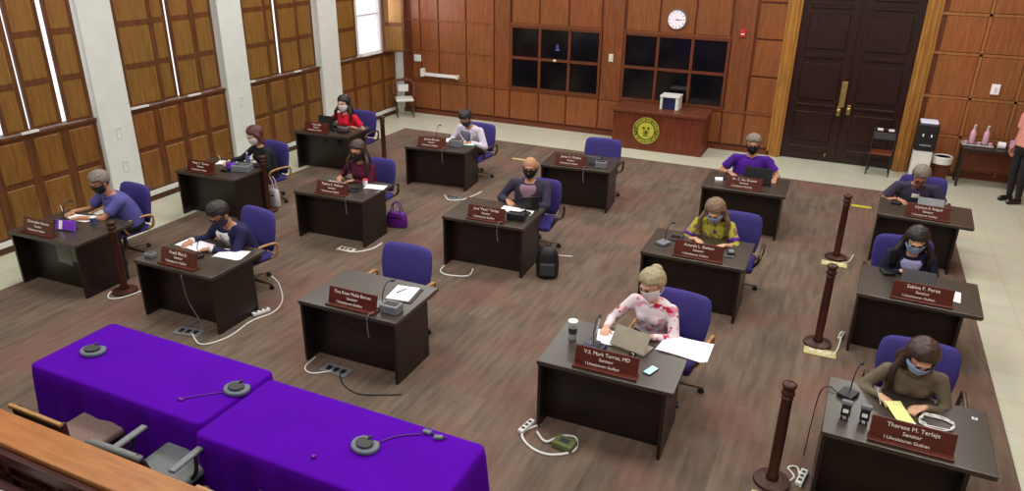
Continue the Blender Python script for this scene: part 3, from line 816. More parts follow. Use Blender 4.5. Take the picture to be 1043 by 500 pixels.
    if cuff:
        for T, E_, S in W_:
            d = (T-E_).normalized()
            if sleeve == 'long': a, b = T-d*.03, T-d*.0; r0 = .037
            else: a, b = S+(E_-S)*.62, S+(E_-S)*.76; r0 = .062
            MB().cone(a, b, r0, r0, 16).build('cuff', cuff, root, smooth=True)
    # head furniture in head space
    ho = lambda m_: bmesh.ops.transform(m_.bm, matrix=HM@Matrix.Diagonal((k, k, k, 1)), verts=m_.bm.verts)
    for s in (-1, 1):
        e = MB(); e.ball((s*.031, -.0895, .008), (.013, .006, .006), 10); e.box((s*.031, -.094, .03), (.03, .006, .006), (0, s*.12, 0)); ho(e); e.build('eye', EYE, root, smooth=True)
    if glasses:
        g = MB()
        for s in (-1, 1):
            g.tube([(s*.033+.024*math.cos(a), -.105, .005+.018*math.sin(a)) for a in [i*2*PI/14 for i in range(15)]], .0028, 6, smooth=False)
            g.tube([(s*.057, -.104, .01), (s*.082, -.03, .01), (s*.085, .02, 0)], .003, 6)
        g.tube([(-.01, -.107, .01), (.01, -.107, .01)], .0025, 6, smooth=False)
        ho(g); g.build('glasses', M['black'], root)
    if mask:
        def mf(u, v):
            th_ = (u-.5)*2*R(80); z = -.116+.124*v
            w = math.sin(PI*v); bul = 1+.10*math.exp(-(th_/.5)**2)*(.4+.6*v)
            rx, ry = .078*(.82+.2*min(1, v*2.2)), .102*(.86+.14*min(1, v*2))
            zz = z*(1-.25*abs(th_/R(80))) - .018*abs(th_/R(80))**2*(v-.3)
            return V((rx*math.sin(th_)*1.03, -.0-ry*math.cos(th_)*bul, zz+.006*math.exp(-(th_/.3)**2)*v))
        m_ = MB().grid(mf, 14, 8)
        for s in (-1, 1): m_.tube([mf(.5+s*.5, .8), (s*.086, .02, .012), (s*.085, .028, -.03), mf(.5+s*.5, .25)], .0022, 5)
        ho(m_); m_.build('face_mask', mask, root, smooth=True, solid=.002)
    # hair
    if hairstyle:
        hm = MB(); t = bmesh.new(); bmesh.ops.create_uvsphere(t, u_segments=28, v_segments=20, radius=1)
        long_ = hairstyle in ('long', 'longfront', 'bob')
        for v in t.verts:
            p = V((v.co.x*.099, v.co.y*.114+.018, v.co.z*.11+.04))
            hair_line = .075-.3*max(0, abs(p.x)-.03)
            low = -.10 if long_ else (-.055 if p.y > .04 else (-.0 if hairstyle != 'bun' else -.02))
            inside = (p.y < (-.02 if not long_ else -.035) and p.z < hair_line) or p.z < low
            if hairstyle == 'bald': inside = p.z > .035 or p.z < -.05 or p.y < -.005
            nz = noise.noise(p*40)*.006
            v.co = p*(1+nz/.1) if not inside else V((p.x*.66, p.y*.66, p.z*.62))
        hm._merge(t)
        if hairstyle in ('long', 'longfront'):
            for i in range(7):
                a = (i-3)/3; x0 = .07*a
                hm.cap((x0, .075-.05*abs(a), .03), (x0*1.25, .085-.03*abs(a), -.12), .034, .034, 8)
                hm.cap((x0*1.25, .085-.03*abs(a), -.12), (x0*1.2, .075, -.25), .034, .016, 8)
            for s in (-1, 1):
                hm.cap((s*.078, .0, .03), (s*.088, .005, -.10), .024, .026, 8)
                ln = .24 if hairstyle == 'longfront' else .17
                hm.cap((s*.088, .005, -.10), (s*.09, -.02 if hairstyle == 'longfront' else .02, -ln), .026, .014, 8)
        elif hairstyle == 'bob':
            for i in range(7):
                a = (i-3)/3; x0 = .08*a; hm.cap((x0, .07-.06*abs(a), .02), (x0*1.12, .07-.05*abs(a), -.10), .036, .026, 8)
        elif hairstyle == 'bun':
            hm.ball((.0, .085, .10), (.05, .045, .045), 14); hm.ball((.03, .07, .09), (.03, .03, .03), 10); hm.ball((-.03, .08, .075), (.03, .03, .03), 10)
        ho(hm)
        if hairstyle in ('long', 'longfront'):
            for sd in (-1, 1):
                if hairstyle == 'longfront' and sd > 0: continue
                a0 = HM@(V((sd*.088, .01, -.04))*k); a2 = torso_point(P, N, bend, prof, .66 if hairstyle == 'longfront' else .74, sd*.75, 1.3); a1 = (a0+a2)/2+V((sd*.03, -.02, .03))
                hm.cap(a0, a1, .028, .028, 10); hm.cap(a1, a2, .028, .015, 10)
        if hairstyle == 'bald': hm.build('hair', hair, root, smooth=True)
        else: remeshed(hm, 'hair', hair, root, .0085, 2, .5)
    return root

def cloth(n, c, **k): return noisy(n, c, k.get('var', .1), k.get('scale', 12), .85, spec=.2, bump=.1)
NAVY = cloth('navy_suit_cloth', (42, 40, 78)); CH = cloth('grey_suit_cloth', (62, 56, 76)); BLZ = cloth('navy_blazer_cloth', (36, 34, 56))
Z = .785
PEOPLE = {}
PEOPLE['a'] = person('person in blue short-sleeved shirt and black mask writing at the far-left front desk', (-8.84, 6.2), -14, 22, [(-9.22, 5.98, Z), (-8.93, 5.85, Z)], SK1, cloth('blue_shirt_cloth', (88, 86, 152)), H_GRY, 'short', MK_BLK, 'h', 'short', 28, curl=.7)
PEOPLE['b'] = person('person in navy suit and tie with white pocket square reading booklets on a desk', (-6.58, 6.04), -6, 24, [(-7.02, 5.92, Z), (-6.62, 5.84, Z)], SK1, NAVY, H_BLK, 'short', MK_NVY, 'm', 'long', 42, head_yaw=-8, jacket={'shirt': M['white'], 'tie': cloth('silver_tie', (150, 146, 160)), 'pocket': 1}, glasses=True, cuff=M['white'])
PEOPLE['c'] = person('person with short auburn hair in black top and white mask by the shutters', (-8.73, 8.98), -20, 14, [(-9.12, 8.72, Z), (-8.66, 8.72, Z)], SK2, cloth('black_knit', (34, 34, 38)), H_RED, 'bob', MK_WHT, 'f', 'long', 22, head_yaw=-8)
PEOPLE['d'] = person('person with long dark hair in bright red top sitting in the far left corner', (-8.90, 11.60), 0, 8, [(-9.08, 11.62, Z), (-8.78, 11.58, Z)], SK2, cloth('red_knit', (208, 30, 52)), H_BLK, 'long', MK_WHT, 'f', 'short', 8)
PEOPLE['e'] = person('person with long brown hair in dark maroon top and mask holding hands over papers', (-6.69, 8.98), 2, 14, [(-6.98, 8.86, Z), (-6.68, 8.78, Z)], SK1, cloth('maroon_knit', (82, 24, 50)), H_BRN, 'long', MK_BLK, 'f', 'long', 14, glasses=True)
PEOPLE['f'] = person('person in white jacket and grey shirt reading in the far row', (-6.28, 11.75), -8, 22, [(-6.5, 11.66, Z), (-6.12, 11.6, Z)], SK1, cloth('white_jacket_cloth', (214, 206, 222)), H_BLK, 'short', MK_NVY, 'm', 'long', 42, jacket={'shirt': cloth('grey_shirt_cloth', (112, 112, 128))})
PEOPLE['g'] = person('bald person in dark grey-violet jacket, pink shirt and black mask sitting upright', (-3.93, 9.28), 12, 4, [(-4.16, 9.02, Z), (-3.8, 8.98, Z)], SK1, CH, H_GRY, 'bald', MK_BLK, 'h', 'long', 12, jacket={'shirt': cloth('dusty_pink_shirt', (150, 116, 134))}, glasses=True)
PEOPLE['j'] = person('person with blonde bun in white and pink floral top writing beside a tablet', (-1.39, 6.38), -10, 14, [(-1.74, 6.1, Z), (-1.3, 6.1, Z)], SK2, blotch('floral_fabric', (222, 208, 214), (206, 140, 158), (190, 36, 66), 13), H_BLD, 'bun', MK_WHT, 'f', 'long', 24, head_yaw=-18)
PEOPLE['k'] = person('person with light brown hair in yellow print top and blue mask leaning on crossed forearms', (-1.25, 8.96), 2, 30, [(-1.42, 8.78, Z), (-1.06, 8.72, Z)], SK2, blotch('yellow_print_fabric', (178, 168, 66), (122, 102, 76), (90, 70, 100), 12), H_LBR, 'long', MK_BLU, 'f', '34', 38, cuff=noisy('purple_cuff', (82, 20, 150), .1, 10, .8), head_yaw=-6)
PEOPLE['l'] = person('person in purple shirt with white badge behind a black laptop near the door', (-1.23, 12.10), 8, 6, [(-1.5, 11.88, Z), (-.8, 11.84, Z)], SK1, cloth('purple_shirt_cloth', (76, 30, 140)), H_GRY, 'short', MK_BLK, 'h', 'short', 14, extras=[('badge', M['white'], .42, .62, -.12, .12)])
PEOPLE['m'] = person('grey-haired person in dark polo with gold crest looking down at far right', (1.18, 11.72), 2, 26, [(.96, 11.66, Z), (1.4, 11.66, Z)], SK1, cloth('charcoal_violet_polo', (66, 60, 80)), H_GRY, 'short', None, 'h', 'short', 46, glasses=True, extras=[('crest', M['seal'], .6, .7, .5, .75), ('white_placket', M['white'], .76, .88, -.22, .2)])
PEOPLE['n'] = person('person in navy blazer and lavender top with blue mask, hands clasped behind a laptop', (1.01, 8.92), 2, 24, [(.93, 8.86, Z), (1.1, 8.85, Z)], SK2, BLZ, H_BLK, 'long', MK_BLU, 'f', 'long', 32, jacket={'shirt': cloth('lavender_top', (166, 164, 214))}, glasses=True)
PEOPLE['o'] = person('person in olive brown blouse and blue mask holding a yellow note at the nearest desk', (.93, 6.1), 2, 22, [(.70, 5.99, Z), (1.02, 5.96, Z)], SK2, cloth('olive_brown_blouse', (112, 100, 84)), H_BRN, 'longfront', MK_BLU, 'f', 'long', 36, head_yaw=6)
person('standing person in pink polo shirt and black trousers at the right edge', (3.0, 15.0), -60, 0, [(2.8, 15.0, .92), (3.06, 14.75, .92)], SK1, cloth('pink_polo_cloth', (220, 150, 140)), H_GRY, 'short', None, 'h', 'short', 5, standing=True, scale=1.06)

# ------------------------------------------------------------------ small things
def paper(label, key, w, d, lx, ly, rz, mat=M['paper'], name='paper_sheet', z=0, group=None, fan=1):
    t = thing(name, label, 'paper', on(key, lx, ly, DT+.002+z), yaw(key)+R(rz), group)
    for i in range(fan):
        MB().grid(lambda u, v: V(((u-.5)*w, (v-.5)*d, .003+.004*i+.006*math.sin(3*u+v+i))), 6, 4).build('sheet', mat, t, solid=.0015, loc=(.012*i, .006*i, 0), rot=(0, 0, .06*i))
    return t
def laptop(label, key, lx, ly, rz, w=.34, h=.22, tilt=15, mat=M['black'], name='laptop', cat='laptop'):
    """screen back faces the camera, keyboard towards the user"""
    t = thing(name, label, cat, on(key, lx, ly), yaw(key)+R(rz))
    MB().rbox((0, h*.5, .009), (w, h, .016), .004).build('keyboard_base', mat, t)
    lid = MB().rbox((0, 0, h/2), (w, .01, h), .004).build('screen_lid', mat, t, loc=(0, 0, .017), rot=(R(tilt), 0, 0))
    MB().box((0, .0062, h/2), (w*.92, .002, h*.88)).build('screen', M['darkscreen'], lid)
    return t
MICS = {}
def mic(label, key, lx, ly, rz=0, h=.24):
    t = thing('microphone', label, 'microphone', on(key, lx, ly), yaw(key)+R(rz), 'gooseneck microphones on the desks')
    MB().rbox((0, 0, .018), (.13, .16, .035), .01).build('base', M['grey'] if key in 'ik' else M['black'], t)
    MB().tube([(0, .03, .03), (0, .04, h*.6), (0, .09, h), (0, .15, h+.01)], .0055, 6).build('gooseneck', M['black'], t, smooth=True)
    MB().cap((0, .14, h+.01), (0, .18, h), .011, .012).build('capsule', M['black'], t, smooth=True)
    MICS[key] = t
MP = {'a': (.35, .5), 'b': (.62, .35), 'c': (.75, .34), 'd': (.72, .35), 'e': (.72, .3), 'f': (.35, .62), 'g': (1.02, .5), 'h': (.98, .3), 'i': (.86, .25), 'j': (.38, .45), 'k': (.2, .35), 'l': (.28, .55), 'm': (.22, .6), 'n': (.28, .72), 'o': (.16, .62)}
MD = {'a': 'far-left front desk', 'b': 'desk of the man in the navy suit', 'c': 'desk of the woman in black', 'd': 'desk of the woman in red', 'e': 'desk of the woman in maroon', 'f': 'desk with the green folder', 'g': 'desk of the bald man', 'h': 'far desk with the empty chair', 'i': 'unoccupied front desk', 'j': 'desk with the tumbler', 'k': 'desk of the woman in the yellow top', 'l': 'desk of the person in purple', 'm': 'desk of the grey-haired man at far right', 'n': 'desk of the woman in the navy blazer', 'o': 'nearest desk at bottom right'}
for key, (lx, ly) in MP.items(): mic('thin black gooseneck microphone on the '+MD[key], key, lx, ly, random.uniform(-30, 30))

# a
t = thing('monitor', 'small slanted violet screen with a painted bright glare on the far-left front desk', 'monitor', on('a', .66, .3), R(10))
MB().rbox((0, 0, .07), (.3, .02, .13), .006).build('panel', M['violetglow'], t, rot=(R(-20), 0, 0))
MB().box((-.07, -.013, .07), (.05, .003, .11)).build('glare_strip', M['paperpink'], t, rot=(R(-20), 0, 0))  # bright light reflection painted as a pale, faintly glowing strip
MB().rbox((0, .05, .008), (.2, .12, .014), .004).build('stand', M['black'], t)
paper('white papers under the hands of the man in the blue shirt', 'a', .34, .2, .45, .68, 8, fan=3)
def cup(label, key, lx, ly, r=.035, h=.1, mat=M['white'], lidm=None, name='cup'):
    t = thing(name, label, 'cup', on(key, lx, ly))
    MB().lathe([(r*.8, 0), (r*.82, .005), (r, h*.96), (r*1.06, h), (r*.95, h)], n=20).build('cup_body', mat, t, smooth=True)
    if lidm: MB().lathe([(r*1.08, h), (r*1.08, h+.01), (r*.8, h+.016)], n=20).build('lid', lidm, t)
    return t
cup('blue and white mug on the far-left front desk', 'a', .78, .62, .042, .09, M['bluewater'], M['white'], 'mug')
t = thing('desk_front_reflection', 'pair of grey sheets painted as floor reflections on the far-left desk front', 'sheet', on('a', .72, .17, 0), yaw('a'))
g_ = noisy('greenish_grey_reflection', (104, 106, 92), .1, 6, .4)
MB().box((0, 0, .5), (.26, .004, .3), (0, R(3), 0)).build('sheet', g_, t); MB().box((.24, 0, .52), (.2, .004, .24), (0, R(3), 0)).build('sheet', g_, t)  # thin sheets imitating the floor reflected in the glossy desk front
# b
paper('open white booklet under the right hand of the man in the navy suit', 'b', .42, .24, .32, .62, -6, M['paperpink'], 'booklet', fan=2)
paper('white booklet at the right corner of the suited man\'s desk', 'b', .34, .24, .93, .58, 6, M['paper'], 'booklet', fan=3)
def devbox(label, key, lx, ly, w, d, h, mat=M['grey'], rz=0, top=M['darkscreen'], name='voting_device', cat='device'):
    t = thing(name, label, cat, on(key, lx, ly), yaw(key)+R(rz))
    MB().rbox((0, 0, h/2), (w, d, h), min(.01, h*.3)).build('casing', mat, t)
    MB().rbox((0, 0, h+.001), (w*.75, d*.55, .004), .001).build('display', top, t)
    return t
devbox('small violet-grey phone box at the left corner of the suited man\'s desk', 'b', .12, .15, .13, .09, .05, M['grey'], name='phone_box')
# c
devbox('violet lit device beside the nameplate of the woman in black', 'c', .78, .42, .14, .1, .12, M['violetglow'], name='desk_device')
paper('white paper under the pen of the woman in black', 'c', .3, .2, .45, .66, 20, fan=2)
def bottle(label, loc, name='water_bottle', mat=M['bluewater'], cap=M['white'], s=1.0, group=None, spray=False):
    t = thing(name, label, 'bottle', loc, 0, group)
    MB().lathe([(.03*s, 0), (.034*s, .01*s), (.034*s, .13*s), (.028*s, .16*s), (.013*s, .185*s), (.013*s, .2*s)], n=16).build('bottle_body', mat, t, smooth=True)
    MB().lathe([(.016*s, .2*s), (.016*s, .22*s)], n=12).build('cap', cap, t)
    if spray: MB().cap((0, 0, .23*s), (0, -.05*s, .24*s), .014*s, .01*s).build('spray_head', cap, t)
bottle('small water bottle beside the woman in black', on('c', .86, .72))
devbox('grey equipment box on the desk of the woman in black', 'c', .98, .45, .3, .2, .1, M['grey'], 12, name='equipment_box')
# d
laptop('open black laptop on the far left corner desk', 'd', .42, .45, -5, .36, .22, -12)
devbox('small black device on the desk of the woman in red', 'd', .95, .25, .2, .14, .05, M['black'])
devbox('low grey box beside the laptop in the far left corner', 'd', .8, .5, .2, .16, .06, M['grey'], name='equipment_box')
# e
paper('pale grey papers on the desk of the woman in maroon', 'e', .34, .2, .38, .5, -5, noisy('grey_paper', (170, 168, 178), .05, 8, .6), fan=2)
cup('white paper cup with red band beside the woman in maroon', 'e', .86, .62, .038, .1, M['white'], M['red'], 'paper_cup')
paper('white papers at the right edge of the desk of the woman in maroon', 'e', .3, .2, 1.03, .62, 10, fan=2)
devbox('black tablet on the desk of the woman in maroon', 'e', .78, .38, .26, .18, .015, M['black'], 8, name='tablet')
# f
devbox('grey radio box on the desk with the green folder', 'f', .88, .34, .24, .16, .12, M['grey'], name='radio', top=M['black'])
t = thing('folder', 'bright green folder on a far row desk', 'folder', on('f', 1.02, .52), R(20)); MB().rbox((0, 0, .008), (.3, .22, .014), .003).build('folder_cover', M['green'], t); MB().box((.0, 0, .018), (.26, .18, .004)).build('sheet', M['paper'], t)
paper('open white document in front of the person in the white jacket', 'f', .4, .24, .72, .64, 0, fan=2)
# g
paper('white papers in front of the bald man', 'g', .28, .2, .78, .6, 0, fan=2); paper('second stack of white papers beside the bald man\'s black tablet', 'g', .2, .18, 1.0, .58, 0, fan=2)
devbox('black radio box at the front edge of the bald man\'s desk', 'g', .99, .28, .24, .12, .1, M['black'], name='radio')
laptop('open black laptop at the right side of the bald man', 'g', 1.02, .72, 30, .26, .18, 10)
# h
devbox('grey telephone at the right side of the far empty-chair desk', 'h', 1.0, .2, .18, .14, .1, M['grey'], name='telephone')
laptop('small open laptop on the far desk with the empty chair', 'h', .85, .3, -10, .22, .14, 14, M['grey'])
# i
t = thing('notepad', 'white notepad with a loose top page on the unoccupied front desk', 'notepad', on('i', .93, .58), yaw('i')+R(8))
MB().rbox((0, 0, .01), (.26, .32, .018), .003).build('pages', M['paper'], t); MB().rbox((.02, -.01, .004), (.3, .34, .006), .002).build('backing_cover', M['black'], t)
t = thing('pen', 'dark pen lying on the white notepad', 'pen', on('i', .9, .6, DT+.03), R(70)); MB().cap((-.06, 0, 0), (.06, 0, 0), .005).build('barrel', M['black'], t); MB().cone((.06, 0, 0), (.075, 0, 0), .005, .001).build('tip', M['brass'], t)
devbox('grey binder box at the front edge of the unoccupied front desk', 'i', 1.03, .2, .2, .14, .09, M['grey'], name='binder_box', top=M['dkgreyfab'])
# j
t = thing('tumbler', 'tall grey tumbler with a dark band standing on the floral-topped woman\'s desk', 'tumbler', on('j', .17, .5))
MB().lathe([(.032, 0), (.036, .01), (.045, .17), (.045, .185)], n=24).build('tumbler_body', noisy('pale_grey_metal', (170, 178, 176), .08, 10, .35), t, smooth=True)
MB().lathe([(.0405, .07), (.0435, .13), (.042, .13)], n=24).build('band', M['dkgreyfab'], t); MB().lathe([(.048, .183), (.048, .2), (.03, .205)], n=24).build('lid', M['white'], t)
laptop('tablet in a cream case propped up on the desk of the floral-topped woman', 'j', .7, .5, -14, .36, .2, -38, noisy('taupe_tablet_case', (150, 140, 122), .08, 8, .5), 'tablet', 'tablet')
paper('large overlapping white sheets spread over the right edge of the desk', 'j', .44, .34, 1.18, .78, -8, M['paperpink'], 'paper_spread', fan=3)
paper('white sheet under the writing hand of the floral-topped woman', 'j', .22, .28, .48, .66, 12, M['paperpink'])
t = thing('phone', 'phone with a pale lit screen beside the nameplate', 'phone', on('j', .99, .26), R(-20)); MB().rbox((0, 0, .006), (.075, .15, .01), .003).build('phone_case', M['black'], t); MB().box((0, 0, .0125), (.066, .138, .002)).build('phone_screen', M['phone'], t)
devbox('dark blue microphone console beside the tumbler', 'j', .42, .4, .2, .14, .06, noisy('dark_blue_console', (44, 46, 84), .1, 10, .4), -12, name='console')
t = thing('table_tag', 'tiny card showing a number seven behind the nameplate', 'card', on('j', .79, .38), 0); bd = MB().rbox((0, 0, .04), (.07, .006, .08), .002).build('card', M['black'], t); text_mesh('number', '7', .08, M['letter'], bd, (0, -.004, .04))
# k
devbox('black calculator beside the nameplate of the woman in yellow', 'k', 1.02, .45, .09, .14, .02, M['black'], 10, name='calculator', top=M['grey'])
devbox('grey remote at the right of the woman in yellow', 'k', 1.02, .3, .1, .05, .02, M['grey'], 10, name='remote')
devbox('small grey pad at the left of the yellow-topped woman\'s desk', 'k', .3, .6, .16, .2, .02, M['dkgreyfab'], 0, name='tablet')
# l
laptop('large open black laptop before the person in the purple shirt', 'l', .78, .42, 0, .42, .25, -10)
t = thing('card', 'small white folded card at the left of the purple-shirted person\'s desk', 'card', on('l', .2, .42), .3); MB().box((0, -.018, .02), (.12, .003, .05), (R(-38), 0, 0)).build('front_flap', M['paper'], t); MB().box((0, .018, .02), (.12, .003, .05), (R(38), 0, 0)).build('rear_flap', M['paper'], t)
# m
laptop('grey laptop before the grey-haired man at far right', 'm', .66, .46, 0, .34, .2, -50, M['grey'])
# n
laptop('dark laptop under the clasped hands of the woman in the navy blazer', 'n', .58, .4, -2, .34, .2, -35, M['dkgreyfab'])
paper('white sheet sticking out behind the nameplate of the woman in the navy blazer', 'n', .3, .3, .86, .4, -4, M['paperpink'])
# o
for i, (lx, ly) in enumerate(((.15, .26), (.29, .26))):
    t = thing('voting_device', ('left' if not i else 'right')+' one of two small black devices with grey heads beside the nearest nameplate', 'device', on('o', lx, ly), R(-4), 'pair of small black devices')
    MB().rbox((0, 0, .075), (.07, .05, .1), .008).build('casing', M['black'], t, rot=(R(-15), 0, 0))
    MB().rbox((0, 0, .135), (.085, .06, .035), .008).build('head', M['grey'], t, rot=(R(-15), 0, 0))
    for s in (-1, 1): MB().rbox((s*.022, -.01, .014), (.014, .05, .026), .003).build('foot', M['black'], t)
    MB().box((0, -.027, .07), (.04, .003, .03)).build('label_window', M['white'], t, rot=(R(-15), 0, 0))
t = thing('note_paper', 'pale yellow note held by the woman at the nearest desk', 'paper', on('o', .56, .5), R(25)); MB().grid(lambda u, v: V(((u-.5)*.13, (v-.5)*.3, .01+.03*v*v)), 4, 6).build('note_sheet', M['yellow'], t, solid=.0015)
MB().box((0, -.13, .013), (.11, .05, .002)).build('note_fold', M['paper'], t)
o = MB().tube([on('o', .82+.13*math.cos(a*1.0+.3)+.02*math.sin(3*a), .52+.09*math.sin(a+.2)+.02*math.cos(2.3*a), DT+.01) for a in [i*.5 for i in range(34)]], .006, 6).build('charging_cable', M['white'], None, smooth=True)
tag(o, 'white charging cable coiled on the nearest desk', 'cable')
o = MB().tube([on('o', -.08, .62, .03), on('o', -.06, .64, DT-.1), on('o', .0, .66, DT+.02), on('o', .07, .62, DT+.01), on('o', .15, .6, DT+.01)], .005, 6).build('microphone_cable', M['black'], None, smooth=True)
tag(o, 'black cable running off the left side of the nearest desk', 'cable')
t = thing('card', 'tiny white tag near the back right corner of the nearest desk', 'card', on('o', 1.1, .72), 0); MB().rbox((0, 0, .006), (.04, .03, .012), .002).build('tag_body', M['paper'], t); MB().box((0, 0, .0135), (.02, .015, .002)).build('tag_mark', M['grey'], t)

# pens in hands
def pen_at(label, p, d):
    t = thing('pen', label, 'pen', p); d = V(d).normalized()
    MB().cap((0, 0, 0), d*.13, .0045).build('barrel', M['white'], t); MB().cone((0, 0, 0), -d*.015, .0045, .001).build('tip', M['black'], t)
pen_at('white pen in the hand of the floral-topped woman', (-1.80, 5.99, DT+.02), (.1, .25, 1))
pen_at('pen in the hand of the woman in black', (-9.19, 8.63, DT+.02), (-.3, -.1, 1))
pen_at('pen in the right hand of the woman at the nearest desk', (.70, 5.89, DT+.02), (-.4, .3, 1))
pen_at('pen in the hand of the man in the blue shirt', (-9.27, 5.88, DT+.02), (-.4, .1, 1))

# bags
def handbag(label, loc, rz, w, d, h, mat, name):
    t = thing(name, label, 'bag', loc, R(rz))
    b = MB(); b.loft([[V((w*.5*k_*(abs(math.cos(a))**.5)*(1 if math.cos(a) > 0 else -1), d*.5*k_*(abs(math.sin(a))**.6)*(1 if math.sin(a) > 0 else -1), z)) for a in [2*PI*i/20 for i in range(20)]] for z, k_ in ((0, .9), (.02, 1), (h*.6, .98), (h*.95, .88), (h, .8))]).build('bag_body', mat, t, smooth=True)
    for s in (-1, 1): MB().tube([(-w*.25, s*d*.3, h*.9), (-w*.2, s*d*.25, h*1.45), (0, s*d*.2, h*1.7), (w*.2, s*d*.25, h*1.45), (w*.25, s*d*.3, h*.9)], .009, 6).build('strap', mat, t, smooth=True)
    MB().rbox((0, -d*.5, h*.7), (w*.7, .01, h*.06), .003).build('zip', M['black'], t)
handbag('purple handbag hanging beside the chair of the woman in maroon', (-6.12, 9.1, .014), 8, .34, .14, .24, M['bagpurple'], 'handbag')
handbag('white tote bag hanging beside the woman in black', (-8.5, 8.98, .014), -10, .28, .12, .3, M['tote'], 'tote_bag')
t = thing('backpack', 'black backpack standing on the carpet right of the bald man\'s desk', 'backpack', (-3.28, 8.42, .014), R(20))
b = MB(); b.loft([[V((.15*k_*math.cos(a), .1*k_*math.sin(a), z)) for a in [2*PI*i/20 for i in range(20)]] for z, k_ in ((0, .85), (.03, 1), (.2, 1.05), (.34, .95), (.42, .7), (.45, .35))]); b.build('backpack_body', M['black'], t, smooth=True)
MB().rbox((0, -.1, .15), (.2, .06, .18), .02).build('front_pocket', M['dkgreyfab'], t); MB().tube([(-.03, .03, .44), (-.03, .04, .49), (.03, .04, .49), (.03, .03, .44)], .008).build('carry_loop', M['black'], t)
for s in (-1, 1): MB().tube([(s*.07, .08, .4), (s*.09, .14, .3), (s*.09, .12, .12), (s*.08, .09, .05)], .014, 6).build('strap', M['dkgreyfab'], t, smooth=True)

# stanchions
STN = [(-8.0, 5.62, .97, 'dark wooden stanchion post to the right of the far-left front desk'), (-8.42, 8.75, .95, 'dark wooden stanchion post right of the desk of the woman in black'), (-8.3, 12.0, .95, 'dark wooden stanchion post behind the far left corner desk'),
       (.27, 10.88, .97, 'farthest of the three wooden stanchion posts left of the right-hand desks'), (.19, 8.13, 1.0, 'middle one of the three wooden stanchion posts left of the right-hand desks'), (-.01, 5.48, 1.0, 'nearest wooden stanchion post left of the bottom-right desk')]
def make_st():
    t = thing('stanchion', 'x', 'stanchion')
    MB().lathe([(.15, 0), (.155, .012), (.15, .03), (.07, .05)], n=28).build('base', M['stanch'], t, smooth=False)
    MB().lathe([(.05, .045), (.055, .07), (.045, .1), (.046, .5), (.043, .84), (.05, .86), (.038, .88)], n=20).build('post', M['stanch'], t, smooth=True)
    MB().lathe([(.034, .87), (.056, .9), (.05, .93), (.036, .945), (.056, .965), (.06, .985), (.045, 1.0)], n=20).build('finial', M['stanch'], t, smooth=True)
    return t
st0 = make_st(); kidmap()
for i, (x, y, h, lab) in enumerate(STN):
    t = st0 if i == 0 else copy_tree(st0); t.location = (x, y, .012); t.scale = (1, 1, h); tag(t, lab, 'stanchion', 'turned wooden stanchion posts')

# floor outlets, plugs, cables
def outlet(label, x, y, rz=0, mat=M['tape'], s=1):
    t = thing('floor_outlet', label, 'outlet', (x, y, .0125), R(rz), 'floor outlet plates')
    MB().rbox((0, 0, .006), (.34*s, .16*s, .012), .004).build('cover_plate', mat, t)
    for s_ in (-1, 0, 1): MB().rbox((s_*.09*s, 0, .015), (.05*s, .07*s, .012), .003).build('socket', M['black'] if mat is not M['tape'] else M['cream'], t)
    return t
outlet('pale yellow floor plate at the foot of the farthest right stanchion post', .26, 10.62)
outlet('pale yellow floor plate at the foot of the middle right stanchion post', .23, 7.93)
outlet('pale yellow floor plate below the nearest stanchion post', .02, 5.22)
outlet('grey floor plate beside the suited man\'s desk', -6.45, 5.2, 10, M['grey'])
outlet('grey floor plate under the unoccupied front desk', -4.42, 5.28, 0, M['grey'])
outlet('grey floor plate before the desk of the woman in maroon', -6.28, 7.98, 0, M['cream'], .8)
outlet('grey floor plate before the green folder desk', -6.0, 10.7, 0, M['grey'], .8)
def cable(label, pts, mat=M['white'], r=.009, name='power_cable'):
    o = MB().tube([(x, y, z) for x, y, z in pts], r, 6).build(name, mat, None, smooth=True); tag(o, label, 'cable'); return o
zf = .022
cable('white power cable on the carpet right of the suited man\'s desk', [(-6.4, 5.2, zf), (-6.1, 5.05, zf), (-5.95, 5.3, zf), (-5.98, 5.7, zf), (-5.9, 6.0, zf), (-5.88, 6.15, .12), (-5.95, 6.2, .3), (-6.0, 6.15, .42)])
cable('white power cable looping out of the unoccupied front desk', [(-4.4, 5.3, zf), (-4.6, 5.12, zf), (-4.75, 5.18, zf), (-4.78, 5.4, zf)])
cable('thin black cable curving over the carpet before the unoccupied desk', [(-4.35, 5.25, zf), (-4.2, 5.1, zf), (-3.95, 5.02, zf), (-3.7, 5.12, zf), (-3.55, 5.2, zf)], M['black'], .006)
cable('white power cable coiled on the carpet before the floral-topped woman\'s desk', [(-2.1, 5.35, zf), (-2.2, 5.15, zf), (-2.05, 5.0, zf), (-1.85, 4.98, zf), (-1.68, 5.12, zf), (-1.72, 5.3, zf), (-1.85, 5.28, zf), (-1.95, 5.12, zf+.012), (-2.08, 5.22, zf+.012)], r=.012)
cable('white cable on the carpet before the bald man\'s desk', [(-4.3, 8.2, zf), (-4.25, 7.96, zf), (-4.5, 7.86, zf), (-4.66, 7.92, zf), (-4.7, 8.1, zf)], r=.011)
cable('white cable before the desk of the woman in maroon', [(-6.3, 7.98, zf), (-6.1, 7.95, zf), (-5.95, 8.15, zf), (-5.94, 8.4, zf)], r=.012)
cable('white cable before the green folder desk', [(-6.2, 10.75, zf), (-6.0, 10.55, zf), (-5.8, 10.65, zf), (-5.72, 10.9, zf), (-5.68, 11.2, zf)], r=.011)
cable('white cable curling at the foot of the post beside the far-left front desk', [(-8.1, 5.7, zf), (-8.12, 5.5, zf), (-7.98, 5.38, zf), (-7.85, 5.5, zf), (-7.8, 5.85, zf), (-7.95, 6.1, zf), (-8.05, 6.3, zf)], r=.01)
cable('pale cable behind the bald man\'s desk', [(-3.5, 9.3, zf), (-3.4, 9.15, zf), (-3.2, 9.2, zf)], r=.011)
